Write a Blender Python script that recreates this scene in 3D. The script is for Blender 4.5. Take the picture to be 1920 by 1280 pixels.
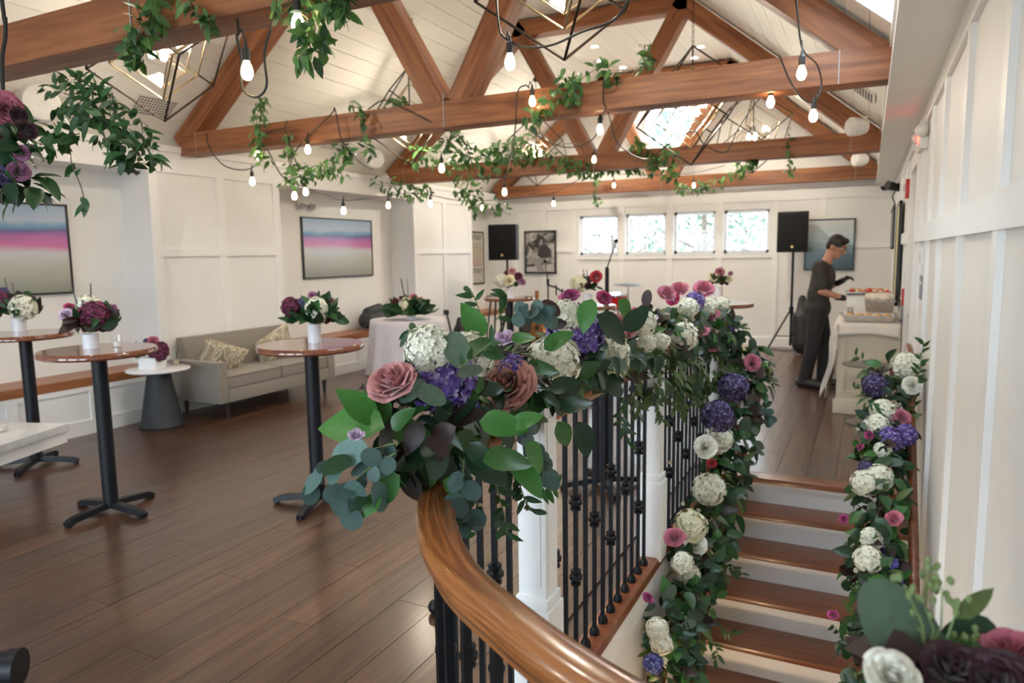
import bpy, bmesh, math, random
import numpy as np
from mathutils import Vector, Matrix, Euler
for o_ in list(bpy.data.objects): bpy.data.objects.remove(o_)
SC = bpy.context.scene
COL = SC.collection
rnd = random.Random(7)
R = math.radians
# ---------------------------------------------------------------- camera
cd = bpy.data.cameras.new('camera'); cam = bpy.data.objects.new('camera', cd); COL.objects.link(cam)
cd.sensor_width = 36; cd.lens = 25.0; cd.clip_start = .02; cd.clip_end = 200
yw, pt, rl = R(26.496), R(-6.947), R(-.844)
fw = Vector((-math.sin(yw)*math.cos(pt), math.cos(yw)*math.cos(pt), math.sin(pt)))
rt = Vector((math.cos(yw), math.sin(yw), 0)); up = rt.cross(fw)
rt, up = rt*math.cos(rl)+up*math.sin(rl), up*math.cos(rl)-rt*math.sin(rl)
m = Matrix((rt, up, -fw)).transposed().to_4x4(); m.translation = (0, 0, 1.6); cam.matrix_world = m
cd.dof.use_dof = True; cd.dof.focus_distance = 2.0; cd.dof.aperture_fstop = 4.0
SC.camera = cam
# ---------------------------------------------------------------- world: soft overcast sky
w = bpy.data.worlds.new('world'); SC.world = w; w.use_nodes = True
nt = w.node_tree; bg = nt.nodes['Background']
tc = nt.nodes.new('ShaderNodeTexCoord'); sp = nt.nodes.new('ShaderNodeSeparateXYZ'); rp = nt.nodes.new('ShaderNodeValToRGB')
rp.color_ramp.elements[0].position = .42; rp.color_ramp.elements[0].color = (.30, .31, .30, 1)
rp.color_ramp.elements[1].position = .56; rp.color_ramp.elements[1].color = (.72, .87, 1.0, 1)
mp = nt.nodes.new('ShaderNodeMath'); mp.operation = 'MULTIPLY_ADD'; mp.inputs[1].default_value = .5; mp.inputs[2].default_value = .5
nt.links.new(tc.outputs['Generated'], sp.inputs[0]); nt.links.new(sp.outputs[2], mp.inputs[0])
nt.links.new(mp.outputs[0], rp.inputs[0]); nt.links.new(rp.outputs[0], bg.inputs[0])
bg.inputs[1].default_value = 7.0
vs = SC.view_settings; vs.view_transform = 'Standard'; vs.look = 'None'; vs.gamma = 1; vs.use_curve_mapping = False
vs.exposure = 1.05
SC.cycles.max_bounces = 8; SC.cycles.diffuse_bounces = 5; SC.cycles.transparent_max_bounces = 16
SC.cycles.caustics_reflective = False; SC.cycles.caustics_refractive = False
# ---------------------------------------------------------------- helpers
def tag(o, label=None, cat=None, group=None, kind=None):
    if label: o['label'] = label
    if cat: o['category'] = cat
    if group: o['group'] = group
    if kind: o['kind'] = kind
    return o
def thing(name, label, cat, loc=(0, 0, 0), rz=0, group=None):
    o = bpy.data.objects.new(name, None); COL.objects.link(o); o.empty_display_size = .05
    o.location = loc; o.rotation_euler = (0, 0, rz)
    return tag(o, label, cat, group)
def copy_tree(o, parent=None):
    c = o.copy(); COL.objects.link(c); c.parent = parent
    for ch in list(KIDS.get(o.name, [])):
        k = copy_tree(ch, c); KIDS.setdefault(c.name, []).append(k)
    return c
KIDS = {}
def link(name, me, parent=None, loc=None, rot=None, scale=None):
    o = bpy.data.objects.new(name, me); COL.objects.link(o)
    if parent is not None: o.parent = parent; KIDS.setdefault(parent.name, []).append(o)
    if loc is not None: o.location = loc
    if rot is not None: o.rotation_euler = rot
    if scale is not None: o.scale = scale if hasattr(scale, '__len__') else (scale,)*3
    return o
def frame(d):
    d = Vector(d).normalized(); a = Vector((0, 0, 1)) if abs(d.z) < .9 else Vector((1, 0, 0))
    x = d.cross(a).normalized(); return x, d.cross(x).normalized(), d
class MB:
    def __init__(s, off=(0, 0, 0)): s.v = []; s.f = []; s.off = Vector(off)
    def add(s, vs_, fs):
        n = len(s.v); s.v += [tuple(Vector(q)-s.off) for q in vs_]; s.f += [tuple(i+n for i in f) for f in fs]; return s
    def box(s, a, b, M_=None):
        x0, y0, z0 = a; x1, y1, z1 = b
        q = [Vector(p) for p in ((x0,y0,z0),(x1,y0,z0),(x1,y1,z0),(x0,y1,z0),(x0,y0,z1),(x1,y0,z1),(x1,y1,z1),(x0,y1,z1))]
        if M_ is not None: q = [M_ @ p for p in q]
        return s.add(q, [(0,3,2,1),(4,5,6,7),(0,1,5,4),(1,2,6,5),(2,3,7,6),(3,0,4,7)])
    def cyl(s, p0, p1, r0, r1=None, n=12):
        p0 = Vector(p0); p1 = Vector(p1); r1 = r0 if r1 is None else r1; x, y, d = frame(p1-p0)
        c = [(math.cos(2*math.pi*i/n), math.sin(2*math.pi*i/n)) for i in range(n)]
        vs_ = [p0+(x*a+y*b)*r0 for a, b in c]+[p1+(x*a+y*b)*r1 for a, b in c]
        return s.add(vs_, [(i, (i+1) % n, n+(i+1) % n, n+i) for i in range(n)]+[tuple(range(n))[::-1], tuple(range(n, 2*n))])
    def lathe(s, prof, c=(0, 0, 0), n=24, cap=True):
        c = Vector(c); vs_ = []; fs = []; k = len(prof)
        for r, z in prof:
            for i in range(n): t = 2*math.pi*i/n; vs_.append(c+Vector((r*math.cos(t), r*math.sin(t), z)))
        for j in range(k-1):
            for i in range(n): fs.append((j*n+i, j*n+(i+1) % n, (j+1)*n+(i+1) % n, (j+1)*n+i))
        if cap: fs += [tuple(range(n))[::-1], tuple(range((k-1)*n, k*n))]
        return s.add(vs_, fs)
    def tube(s, path, r, n=6, prof=None):
        P = [Vector(p) for p in path]; k = len(P); vs_ = []; fs = []; px = None
        for i, p in enumerate(P):
            d = (P[min(i+1, k-1)]-P[max(i-1, 0)]).normalized()
            if px is None: px = frame(d)[0]
            x = (px-d*px.dot(d)).normalized(); y = d.cross(x); px = x
            rr = r(i/(k-1)) if callable(r) else r
            for j in range(n): t = 2*math.pi*j/n; vs_.append(p+(x*math.cos(t)+y*math.sin(t))*rr)
        for i in range(k-1):
            for j in range(n): fs.append((i*n+j, i*n+(j+1) % n, (i+1)*n+(j+1) % n, (i+1)*n+j))
        return s.add(vs_, fs+[tuple(range(n))[::-1], tuple(range((k-1)*n, k*n))])
    def sweep(s, path, sec, upv=(0, 0, 1)):
        P = [Vector(p) for p in path]; k = len(P); n = len(sec); U = Vector(upv); vs_ = []; fs = []
        for i, p in enumerate(P):
            d = (P[min(i+1, k-1)]-P[max(i-1, 0)]).normalized(); x = d.cross(U).normalized(); z = x.cross(d)
            vs_ += [p+x*a+z*b for a, b in sec]
        for i in range(k-1):
            for j in range(n): fs.append((i*n+j, (i+1)*n+j, (i+1)*n+(j+1) % n, i*n+(j+1) % n))
        return s.add(vs_, fs+[tuple(range(n)), tuple(range((k-1)*n, k*n))[::-1]])
    def ell(s, c, r, n=12, k=8, M_=None):
        c = Vector(c); r = r if hasattr(r, '__len__') else (r,)*3; vs_ = [Vector((0, 0, -r[2]))]; fs = []
        for j in range(1, k):
            f = math.pi*j/k-math.pi/2
            for i in range(n): t = 2*math.pi*i/n; vs_.append(Vector((r[0]*math.cos(f)*math.cos(t), r[1]*math.cos(f)*math.sin(t), r[2]*math.sin(f))))
        vs_.append(Vector((0, 0, r[2]))); L = len(vs_)-1
        for i in range(n): fs.append((0, 1+(i+1) % n, 1+i)); fs.append((L, L-n+i, L-n+(i+1) % n))
        for j in range(k-2):
            for i in range(n): a = 1+j*n; fs.append((a+i, a+(i+1) % n, a+n+(i+1) % n, a+n+i))
        if M_ is not None: vs_ = [M_ @ q for q in vs_]
        return s.add([c+q for q in vs_], fs)
    def cap(s, p0, p1, r0, r1):      # tapered capsule for bodies
        p0 = Vector(p0); p1 = Vector(p1); s.cyl(p0, p1, r0, r1, 14); s.ell(p0, r0, 14, 8); return s.ell(p1, r1, 14, 8)
    def prism(s, poly, d):           # polygon points (3D) pushed along d
        n = len(poly); d = Vector(d); P = [Vector(p) for p in poly]
        return s.add(P+[p+d for p in P], [tuple(range(n))[::-1], tuple(range(n, 2*n))]+[(i, (i+1) % n, n+(i+1) % n, n+i) for i in range(n)])
    def mesh(s, name, mat=None, smooth=False, bevel=0):
        me = bpy.data.meshes.new(name); me.from_pydata(s.v, [], s.f)
        if smooth or bevel:
            b = bmesh.new(); b.from_mesh(me); bmesh.ops.recalc_face_normals(b, faces=b.faces)
            if bevel: bmesh.ops.bevel(b, geom=[e for e in b.edges if len(e.link_faces) == 2 and e.calc_face_angle(0) > .6], offset=bevel, segments=2, affect='EDGES', profile=.7)
            b.to_mesh(me); b.free()
        if mat: me.materials.append(mat)
        if smooth:
            me.shade_smooth()
            try: me.set_sharp_from_angle(angle=R(38))
            except Exception: pass
        return me
    def build(s, name, mat, parent=None, smooth=False, bevel=0, **k):
        return link(name, s.mesh(name, mat, smooth, bevel), parent, **k)
def spline(P, n=8):
    P = [Vector(p) for p in P]; out = []
    Q = [P[0]*2-P[1]]+P+[P[-1]*2-P[-2]]
    for i in range(1, len(Q)-2):
        a, b, c, d = Q[i-1:i+3]
        for j in range(n):
            t = j/n; out.append(.5*((2*b)+(c-a)*t+(2*a-5*b+4*c-d)*t*t+(3*b-a-3*c+d)*t**3))
    return out+[P[-1]]
# ---------------------------------------------------------------- materials
def base_mat(name):
    m_ = bpy.data.materials.new(name); m_.use_nodes = True; return m_, m_.node_tree, m_.node_tree.nodes['Principled BSDF']
def N(nt_, t, **k):
    n = nt_.nodes.new(t)
    for a, b in k.items(): n.inputs[a].default_value = b
    return n
def M(name, col, rough=.5, metal=0, var=.12, scale=8, bump=0, bscale=60, spec=.5, sheen=0, trans=0, stretch=None, rand=0, emit=None, es=0, sub=0):
    m_, t, b = base_mat(name); L = t.links.new
    tc_ = t.nodes.new('ShaderNodeTexCoord'); no = N(t, 'ShaderNodeTexNoise', Scale=scale, Detail=3)
    vec = tc_.outputs['Object']
    if stretch:
        mpn = t.nodes.new('ShaderNodeMapping'); mpn.inputs['Scale'].default_value = stretch; L(vec, mpn.inputs[0]); vec = mpn.outputs[0]
    L(vec, no.inputs['Vector'])
    cr = t.nodes.new('ShaderNodeValToRGB'); e = cr.color_ramp.elements
    e[0].position = .3; e[1].position = .7
    e[0].color = tuple(c*(1-var) for c in col)+(1,); e[1].color = tuple(min(1, c*(1+var)) for c in col)+(1,)
    L(no.outputs[0], cr.inputs[0]); out = cr.outputs[0]
    if rand:
        oi = t.nodes.new('ShaderNodeObjectInfo'); hs = t.nodes.new('ShaderNodeHueSaturation'); mr = t.nodes.new('ShaderNodeMapRange')
        mr.inputs[3].default_value = 1-rand; mr.inputs[4].default_value = 1+rand
        L(oi.outputs['Random'], mr.inputs[0]); L(mr.outputs[0], hs.inputs['Value']); L(out, hs.inputs['Color']); out = hs.outputs[0]
    L(out, b.inputs['Base Color'])
    b.inputs['Roughness'].default_value = rough; b.inputs['Metallic'].default_value = metal
    b.inputs['Specular IOR Level'].default_value = spec; b.inputs['Transmission Weight'].default_value = trans
    if sheen: b.inputs['Sheen Weight'].default_value = sheen
    if sub: b.inputs['Subsurface Weight'].default_value = sub; b.inputs['Subsurface Scale'].default_value = .01
    if bump:
        n2 = N(t, 'ShaderNodeTexNoise', Scale=bscale, Detail=2); bp = N(t, 'ShaderNodeBump', Strength=bump, Distance=.005)
        L(vec, n2.inputs['Vector']); L(n2.outputs[0], bp.inputs['Height']); L(bp.outputs[0], b.inputs['Normal'])
    if emit: b.inputs['Emission Color'].default_value = emit+(1,); b.inputs['Emission Strength'].default_value = es
    return m_
def wood(name, dark, light, rough=.45, axis=1, scale=3, rand=.1, knots=0, bump=.15, coat=0, ring=14):
    m_, t, b = base_mat(name); L = t.links.new
    tc_ = t.nodes.new('ShaderNodeTexCoord'); oi = t.nodes.new('ShaderNodeObjectInfo')
    ad = t.nodes.new('ShaderNodeVectorMath'); ad.operation = 'ADD'; ml = t.nodes.new('ShaderNodeVectorMath'); ml.operation = 'SCALE'; ml.inputs[3].default_value = 37
    cx = t.nodes.new('ShaderNodeCombineXYZ')
    for i in range(3): L(oi.outputs['Random'], cx.inputs[i])
    L(cx.outputs[0], ml.inputs[0]); L(tc_.outputs['Object'], ad.inputs[0]); L(ml.outputs[0], ad.inputs[1])
    mpn = t.nodes.new('ShaderNodeMapping'); sc = [1.0]*3; sc[axis] = .07; mpn.inputs['Scale'].default_value = sc; L(ad.outputs[0], mpn.inputs[0])
    n1 = N(t, 'ShaderNodeTexNoise', Scale=scale*6, Detail=4, Distortion=.6); n2 = N(t, 'ShaderNodeTexNoise', Scale=scale*ring, Detail=2)
    L(mpn.outputs[0], n1.inputs['Vector']); L(mpn.outputs[0], n2.inputs['Vector'])
    mx = t.nodes.new('ShaderNodeMath'); mx.operation = 'MULTIPLY_ADD'; mx.inputs[1].default_value = .5; hf = t.nodes.new('ShaderNodeMath'); hf.operation = 'MULTIPLY'; hf.inputs[1].default_value = .5
    L(n1.outputs[0], mx.inputs[0]); L(n2.outputs[0], hf.inputs[0]); L(hf.outputs[0], mx.inputs[2])
    cr = t.nodes.new('ShaderNodeValToRGB'); e = cr.color_ramp.elements; e[0].position = .36; e[1].position = .64
    e[0].color = dark+(1,); e[1].color = light+(1,); L(mx.outputs[0], cr.inputs[0]); out = cr.outputs[0]
    if knots:
        vo = N(t, 'ShaderNodeTexVoronoi', Scale=knots, Randomness=1); m2 = t.nodes.new('ShaderNodeMapping'); s2 = [1.]*3; s2[axis] = .45; m2.inputs['Scale'].default_value = s2
        L(ad.outputs[0], m2.inputs[0]); L(m2.outputs[0], vo.inputs['Vector'])
        k = t.nodes.new('ShaderNodeMapRange'); k.inputs[1].default_value = .05; k.inputs[2].default_value = .13; k.inputs[3].default_value = .75; k.inputs[4].default_value = 0
        L(vo.outputs['Distance'], k.inputs[0]); mc = t.nodes.new('ShaderNodeMix'); mc.data_type = 'RGBA'; mc.inputs['B'].default_value = tuple(c*.35 for c in dark)+(1,)
        L(k.outputs[0], mc.inputs['Factor']); L(out, mc.inputs['A']); out = mc.outputs['Result']
    hs = t.nodes.new('ShaderNodeHueSaturation'); mr = t.nodes.new('ShaderNodeMapRange'); mr.inputs[3].default_value = 1-rand; mr.inputs[4].default_value = 1+rand
    L(oi.outputs['Random'], mr.inputs[0]); L(mr.outputs[0], hs.inputs['Value']); L(out, hs.inputs['Color']); L(hs.outputs[0], b.inputs['Base Color'])
    b.inputs['Roughness'].default_value = rough; b.inputs['Coat Weight'].default_value = coat; b.inputs['Coat Roughness'].default_value = .19 if name == 'floor_plank' else .12
    bp = N(t, 'ShaderNodeBump', Strength=bump, Distance=.003); L(mx.outputs[0], bp.inputs['Height']); L(bp.outputs[0], b.inputs['Normal'])
    return m_
def glassy(name, tint=(1, 1, 1), gl=.1, rough=0):
    m_, t, b = base_mat(name); L = t.links.new
    tr = t.nodes.new('ShaderNodeBsdfTransparent'); tr.inputs[0].default_value = tint+(1,)
    g = t.nodes.new('ShaderNodeBsdfGlossy'); g.inputs['Roughness'].default_value = rough; mx = t.nodes.new('ShaderNodeMixShader')
    fr = N(t, 'ShaderNodeLayerWeight', Blend=.25); ml = t.nodes.new('ShaderNodeMath'); ml.operation = 'MULTIPLY_ADD'; ml.inputs[1].default_value = .5; ml.inputs[2].default_value = gl*.5; ml.use_clamp = True
    pw = t.nodes.new('ShaderNodeMath'); pw.operation = 'POWER'; pw.inputs[1].default_value = 3; L(fr.outputs['Facing'], pw.inputs[0]); L(pw.outputs[0], ml.inputs[0]); L(ml.outputs[0], mx.inputs[0]); L(tr.outputs[0], mx.inputs[1]); L(g.outputs[0], mx.inputs[2])
    L(mx.outputs[0], t.nodes['Material Output'].inputs[0]); return m_
def emis(name, col, s_):
    m_, t, b = base_mat(name); b.inputs['Base Color'].default_value = col+(1,)
    b.inputs['Emission Color'].default_value = col+(1,); b.inputs['Emission Strength'].default_value = s_; return m_
WALL = M('wall_paint', (.80, .80, .785), .55, var=.02, scale=3, bump=.03, bscale=150)
TRIM = M('trim_paint', (.83, .83, .82), .42, var=.015, scale=4)
CEIL = M('ceiling_paint', (.82, .80, .75), .6, var=.02, rand=.015)
BEAM = wood('beam_wood', (.15, .050, .018), (.34, .130, .048), .5, axis=0, scale=2.2, rand=.06, knots=1.6)
OAK = wood('oak_rail', (.20, .062, .018), (.40, .155, .048), .22, axis=1, scale=5, rand=.03, coat=.5, bump=.05, ring=24)
TREAD = wood('tread_wood', (.13, .038, .014), (.23, .072, .026), .33, axis=0, scale=4, rand=.08, coat=.2)
PLANK = wood('floor_plank', (.034, .0135, .0068), (.100, .042, .021), .42, axis=1, scale=3.5, rand=.22, bump=.03, coat=.55)
BENCHW = wood('bench_wood', (.22, .08, .03), (.36, .14, .055), .35, axis=1, scale=4, rand=.05)
TABLEW = wood('table_wood', (.12, .036, .018), (.24, .075, .034), .12, axis=0, scale=5, rand=.08, coat=.5, bump=.02)
BLACK = M('black_metal', (.008, .009, .013), .42, var=.2, spec=.3)
IRON = M('wrought_iron', (.006, .007, .009), .4, metal=0, var=.2, bump=.15, bscale=90, spec=.22)
BLKPLA = M('black_plastic', (.007, .007, .008), .5, var=.2, spec=.3)
GRILLE = M('speaker_grille', (.009, .009, .010), .7, spec=.2, var=.3, scale=400, bump=.6, bscale=300)
WHITE = M('white_ceramic', (.82, .83, .86), .18, var=.02)
WPLA = M('white_plastic', (.78, .77, .74), .45, var=.03)
GLASS = glassy('clear_glass'); PANE = glassy('window_glass', (.97, .99, 1), .06)
CHROME = M('chrome', (.75, .75, .77), .15, metal=1, var=.03)
# ================================================================ STRUCTURE
XL, XB, XR, YF, YN, ZB = -6.44, -6.86, .35, 12.6, -3.0, 2.667
def struct(name, mb, mat, label=None, parent=None, **k):
    o = mb.build(name, mat, parent, **k)
    if parent is None: tag(o, label, None, None, 'structure')
    return o
CURVE = [(-.96, 2.3), (-.96, 2.05), (-.955, 1.78), (-.92, 1.52), (-.867, 1.355), (-.772, 1.185), (-.688, 1.07), (-.603, .98), (-.53, .923), (-.461, .88), (-.345, .81), (-.216, .752), (-.06, .70), (.12, .67), (.35, .66)]
cpath = [Vector((x, y, 0)) for x, y in CURVE]
csm = spline(cpath, 4)
# floor base slab (boards lie on it) with the stair opening left free
fl = MB()
fl.box((-7, YN, -.25), (-.97, YF+.1, -.013)).box((-.97, 5.2, -.25), (XR, YF+.1, -.013))
poly = [(-.97, YN, -.25), (XR, YN, -.25)]+[(p.x-.01 if p.x < -.9 else p.x, p.y-.02, -.25) for p in reversed(csm)]+[(-.97, 2.3, -.25)]
fl.prism(poly, (0, 0, .237))
floor = struct('floor', fl, M('subfloor', (.07, .04, .028), .4), 'dark brown plank floor of the upper hall')
pm = MB().box((-.0985, 0, -.012), (.0985, 1, 0)).mesh('plank', PLANK)
pm2 = {}
def plank(x, y0, y1, wd=.2):
    link('plank', pm, floor, (x, y0+.001, 0), None, (wd/.2, y1-y0-.002, 1))
for i in range(25):
    x = -6.41+.2*i; y = .5-(i*.57) % 1.5
    while y < YF:
        a, b = max(y, .3), min(y+1.6, YF)
        if b-a > .05: plank(x, a, b)
        y += 1.6
for i in range(10):
    x = -1.412+.196*i; y = (1.2 if x < -1.1 else 5.3)
    a0 = .3 if x < -1.1 else 5.3
    y = a0-(i*.63) % 1.5
    while y < YF:
        a, b = max(y, a0), min(y+1.6, YF)
        if b-a > .05 and x < XR-.08: plank(x, a, b, .196)
        y += 1.6
# nosing board at the head of the stairs
MB().box((-.92, 5.15, -.035), (XR, 5.3, .004)).build('nosing', TREAD, floor, bevel=.008, smooth=True)
# staircase
st = MB().box((-.93, .4, -3.3), (XR, 5.2, -3.15))
stairs = struct('floor_lower', st, TREAD, 'wooden floor at the foot of the stairs')
sc_ = thing('staircase', 'straight flight of brown wooden treads with white risers', 'staircase', (-.29, 5.2, 0))
tm = MB().box((-.64, -.005, -.032), (.64, .295, 0)).mesh('tread', TREAD, True, .008); rm = MB().box((-.64, 0, -.15), (.64, .02, 0)).mesh('riser', TRIM)
for i in range(17):
    link('riser', rm, sc_, (0, -.26*i-(.022 if i == 0 else 0), -.18*i-.033))
    if i < 16: link('tread', tm, sc_, (0, -.26*(i+1)-.03, -.18*(i+1)))
sw = MB().box((-.99, 2.3, -3.2), (-.93, 5.2, -.02))
for a, b in zip(csm[:-1], csm[1:]):
    sw.prism([(a.x, a.y, -3.2), (b.x, b.y, -3.2), (b.x, b.y-.06, -3.2), (a.x-.04, a.y-.05, -3.2)], (0, 0, 3.18))
well = struct('wall_stairwell', sw, WALL, 'pale painted wall lining the stairwell')
MB().box((-.93, 2.4, -.16), (-.918, 5.19, -.05)).build('apron_board', TRIM, well)
# right wall with panelling
wr = MB().box((XR, YN, -3.3), (XR+.15, 6.5, 2.9)).box((XR, 7.42, -.2), (XR+.15, YF+.1, 2.9)).box((XR, 6.5, 2.27), (XR+.15, 7.42, 2.9)).box((XR, 6.5, -3.3), (XR+.15, 7.42, -.0))
wall_right = struct('wall_right', wr, WALL, 'white panelled wall with battens beside the stairs')
def slab(name, a, b, par, mat=TRIM, bv=0): return MB().box(a, b).build(name, mat, par, bevel=bv)
for y in (.6, 1.55, 2.5, 3.48, 4.46, 5.28, 6.0):
    z0 = -.69*(5.2-y)-.1 if y < 5.2 else 0
    slab('batten', (XR-.022, y-.045, max(-3.1, z0)), (XR, y+.045, 1.65), wall_right)
    slab('batten', (XR-.022, y-.045, 1.762), (XR, y+.045, 2.5), wall_right)
for y in (8.4, 9.3, 10.2, 11.1, 12.0):
    slab('batten', (XR-.022, y-.045, .14), (XR, y+.045, 1.65), wall_right); slab('batten', (XR-.022, y-.045, 1.762), (XR, y+.045, 2.5), wall_right)
for a, b in ((YN, 6.38), (7.54, YF)):
    slab('rail', (XR-.028, a, 1.65), (XR, b, 1.762), wall_right); slab('rail', (XR-.024, a, 2.48), (XR, b, 2.59), wall_right)
slab('baseboard', (XR-.02, 7.54, 0), (XR, YF, .14), wall_right); slab('baseboard', (XR-.02, 5.2, 0), (XR, 6.38, .14), wall_right)
sk = [(XR-.024, 5.25, .14), (XR-.024, 5.25, -.04), (XR-.024, .7, -3.18), (XR-.024, .7, -3.0)]
MB().prism(sk, (.024, 0, 0)).build('stair_skirt', TRIM, wall_right)
soff = MB().box((.085, YN, 2.59), (XR, YF, 2.63)).box((.085, YN, 2.63), (.115, YF, 2.93))
ceil_soffit = struct('trim_1', soff, TRIM, 'white boxed soffit running along the top of the right wall')
slab('crown', (.07, YN, 2.86), (.085, YF, 2.93), ceil_soffit); slab('crown', (.072, YN, 2.585), (.085, YF, 2.63), ceil_soffit)
# door in the right wall
d1 = struct('door_1', MB().box((XR+.04, 6.5, 0), (XR+.08, 7.42, 2.27)), M('door_paint', (.74, .71, .65), .45, var=.03), 'closed cream door in the right wall')
for z0, z1 in ((.2, 1.0), (1.15, 2.1)): slab('door_panel', (XR+.03, 6.62, z0), (XR+.04, 7.3, z1), d1, bv=.006)
for a, b in (((XR-.03, 6.38, 0), (XR, 6.5, 2.39)), ((XR-.03, 7.42, 0), (XR, 7.54, 2.39)), ((XR-.03, 6.5, 2.27), (XR, 7.42, 2.39))): slab('door_casing', a, b, d1)
dh = MB().cyl((XR+.04, 7.35, 1.0), (XR-.01, 7.35, 1.0), .01).cyl((XR-.01, 7.35, 1.0), (XR-.01, 7.24, 1.0), .009); dh.build('door_handle', CHROME, d1, True)
# left wall: recesses, pilasters, ledge
wl = MB().box((XB-.15, YN, 0), (XB, YF+.1, 2.75)); wall_left = struct('wall_left', wl, WALL, 'white left wall with panelled piers and bench recesses')
PIERS = ((.2, 1.95), (4.85, 6.61), (9.47, 11.32))
for y0, y1 in PIERS:
    p = slab('pier', (XB, y0, 0), (XL, y1, 2.48), wall_left, WALL)
    f = XL+.02
    for a, b in ((y0, y0+.1), ((y0+y1)/2-.05, (y0+y1)/2+.05), (y1-.1, y1)):
        slab('batten', (XL, a, .14), (f, b, 1.634), p); slab('batten', (XL, a, 1.719), (f, b, 2.48), p)
    slab('rail', (XL, y0, 1.634), (f, y1, 1.719), p); slab('baseboard', (XL, y0, 0), (f+.004, y1, .14), p)
slab('frieze', (XB, YN, 2.48), (XL+.02, YF, 2.69), wall_left); slab('ledge_cap', (XB, YN, 2.685), (XL+.045, YF, 2.752), wall_left, TRIM, .006)
RECESS = ((YN, .2), (1.95, 4.85), (6.61, 9.47), (11.32, YF))
BL = {1: 'long wooden-topped bench in the recess under the picture next to the side table', 2: 'wooden-topped bench in the recess that holds the black bag', 3: 'wooden-topped bench in the corner below the lettered poster'}
for k, (y0, y1) in enumerate(RECESS):
    if k == 0: continue
    b = thing('built_in_bench', BL[k], 'bench', (XL, (y0+y1)/2, 0), group='built-in benches along the left wall'); c = (y0+y1)/2; h = (y1-y0)/2-.002
    MB().box((-.42, -h, 0), (-.005, h, .447)).build('front_panel', TRIM, b)
    MB().box((-.42, -h, .447), (.012, h, .53)).build('bench_top', BENCHW, b, bevel=.006)
    MB().box((-.005, -h, 0), (.012, h, .135)).build('baseboard', TRIM, b)
    n = max(1, round(2*h/.75)); s_ = 2*h/n
    for j in range(n+1):
        yy = -h+j*s_; MB().box((-.005, max(-h, yy-.045), .135), (.008, min(h, yy+.045), .40)).build('stile', TRIM, b)
    MB().box((-.005, -h, .40), (.008, h, .447)).build('rail', TRIM, b)
# far wall with four square windows and a round one
WX = ((-4.833, -4.09), (-3.948, -3.209), (-3.068, -2.355), (-2.213, -1.48)); Z0, Z1 = 1.573, 2.295
wf = MB(); th = .15
wf.box((-7, YF, 0), (XR+.15, YF+th, Z0)).box((-7, YF, Z1), (XR+.15, YF+th, 2.75))
ed = [-7]+[q for ab in WX for q in ab]+[XR+.15]
for i in range(0, len(ed), 2): wf.box((ed[i], YF, Z0), (ed[i+1], YF+th, Z1))
gc, gr = Vector((-3.17, 3.82)), .47
gp = [(-7.0, 2.75), (.55, 2.75), (.55, 3.0), (-2.0, 4.95), (-4.4, 4.95), (-7.0, 2.95)]
def ray(a):
    d = Vector((math.cos(a), math.sin(a))); best = 1e9
    for i in range(len(gp)):
        p, q = Vector(gp[i]), Vector(gp[(i+1) % len(gp)]); e = q-p; den = d.x*e.y-d.y*e.x
        if abs(den) < 1e-9: continue
        t = ((p-gc).x*e.y-(p-gc).y*e.x)/den; u = ((p-gc).x*d.y-(p-gc).y*d.x)/den
        if t > 0 and -1e-6 <= u <= 1+1e-6: best = min(best, t)
    return gc+d*best
ang = sorted([2*math.pi*i/48 for i in range(48)]+[math.atan2(q[1]-gc.y, q[0]-gc.x) % (2*math.pi) for q in gp])
for i in range(len(ang)):
    a, b = ang[i], ang[(i+1) % len(ang)]
    c1, c2 = gc+Vector((math.cos(a), math.sin(a)))*gr, gc+Vector((math.cos(b), math.sin(b)))*gr; o1, o2 = ray(a), ray(b)
    wf.prism([(c1.x, YF, c1.y), (o1.x, YF, o1.y), (o2.x, YF, o2.y), (c2.x, YF, c2.y)], (0, th, 0))
wall_far = struct('wall_far', wf, WALL, 'cream gable wall with a row of small windows')
f = YF-.02
for x in (-6.2, -5.55, -4.93, -1.38, -.66): slab('batten', (x-.045, f, .15), (x+.045, YF, 2.42), wall_far)
for x in (-4.02, -3.14, -2.285):
    slab('batten', (x-.045, f, .15), (x+.045, YF, 1.49), wall_far); slab('batten', (x-.06, f, 1.573), (x+.06, YF, 2.42), wall_far)
slab('rail', (XB, f-.004, 2.42), (.33, YF, 2.58), wall_far); slab('rail', (-4.9, f-.004, 1.49), (-1.41, YF, 1.573), wall_far)
for a, b in ((XB, -4.97), (-1.34, .33)): slab('rail', (a, f-.004, 1.634), (b, YF, 1.719), wall_far)
slab('baseboard', (XB, f-.004, 0), (.33, YF, .15), wall_far)
FRM = M('window_white', (.78, .80, .84), .35, var=.02)
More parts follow.
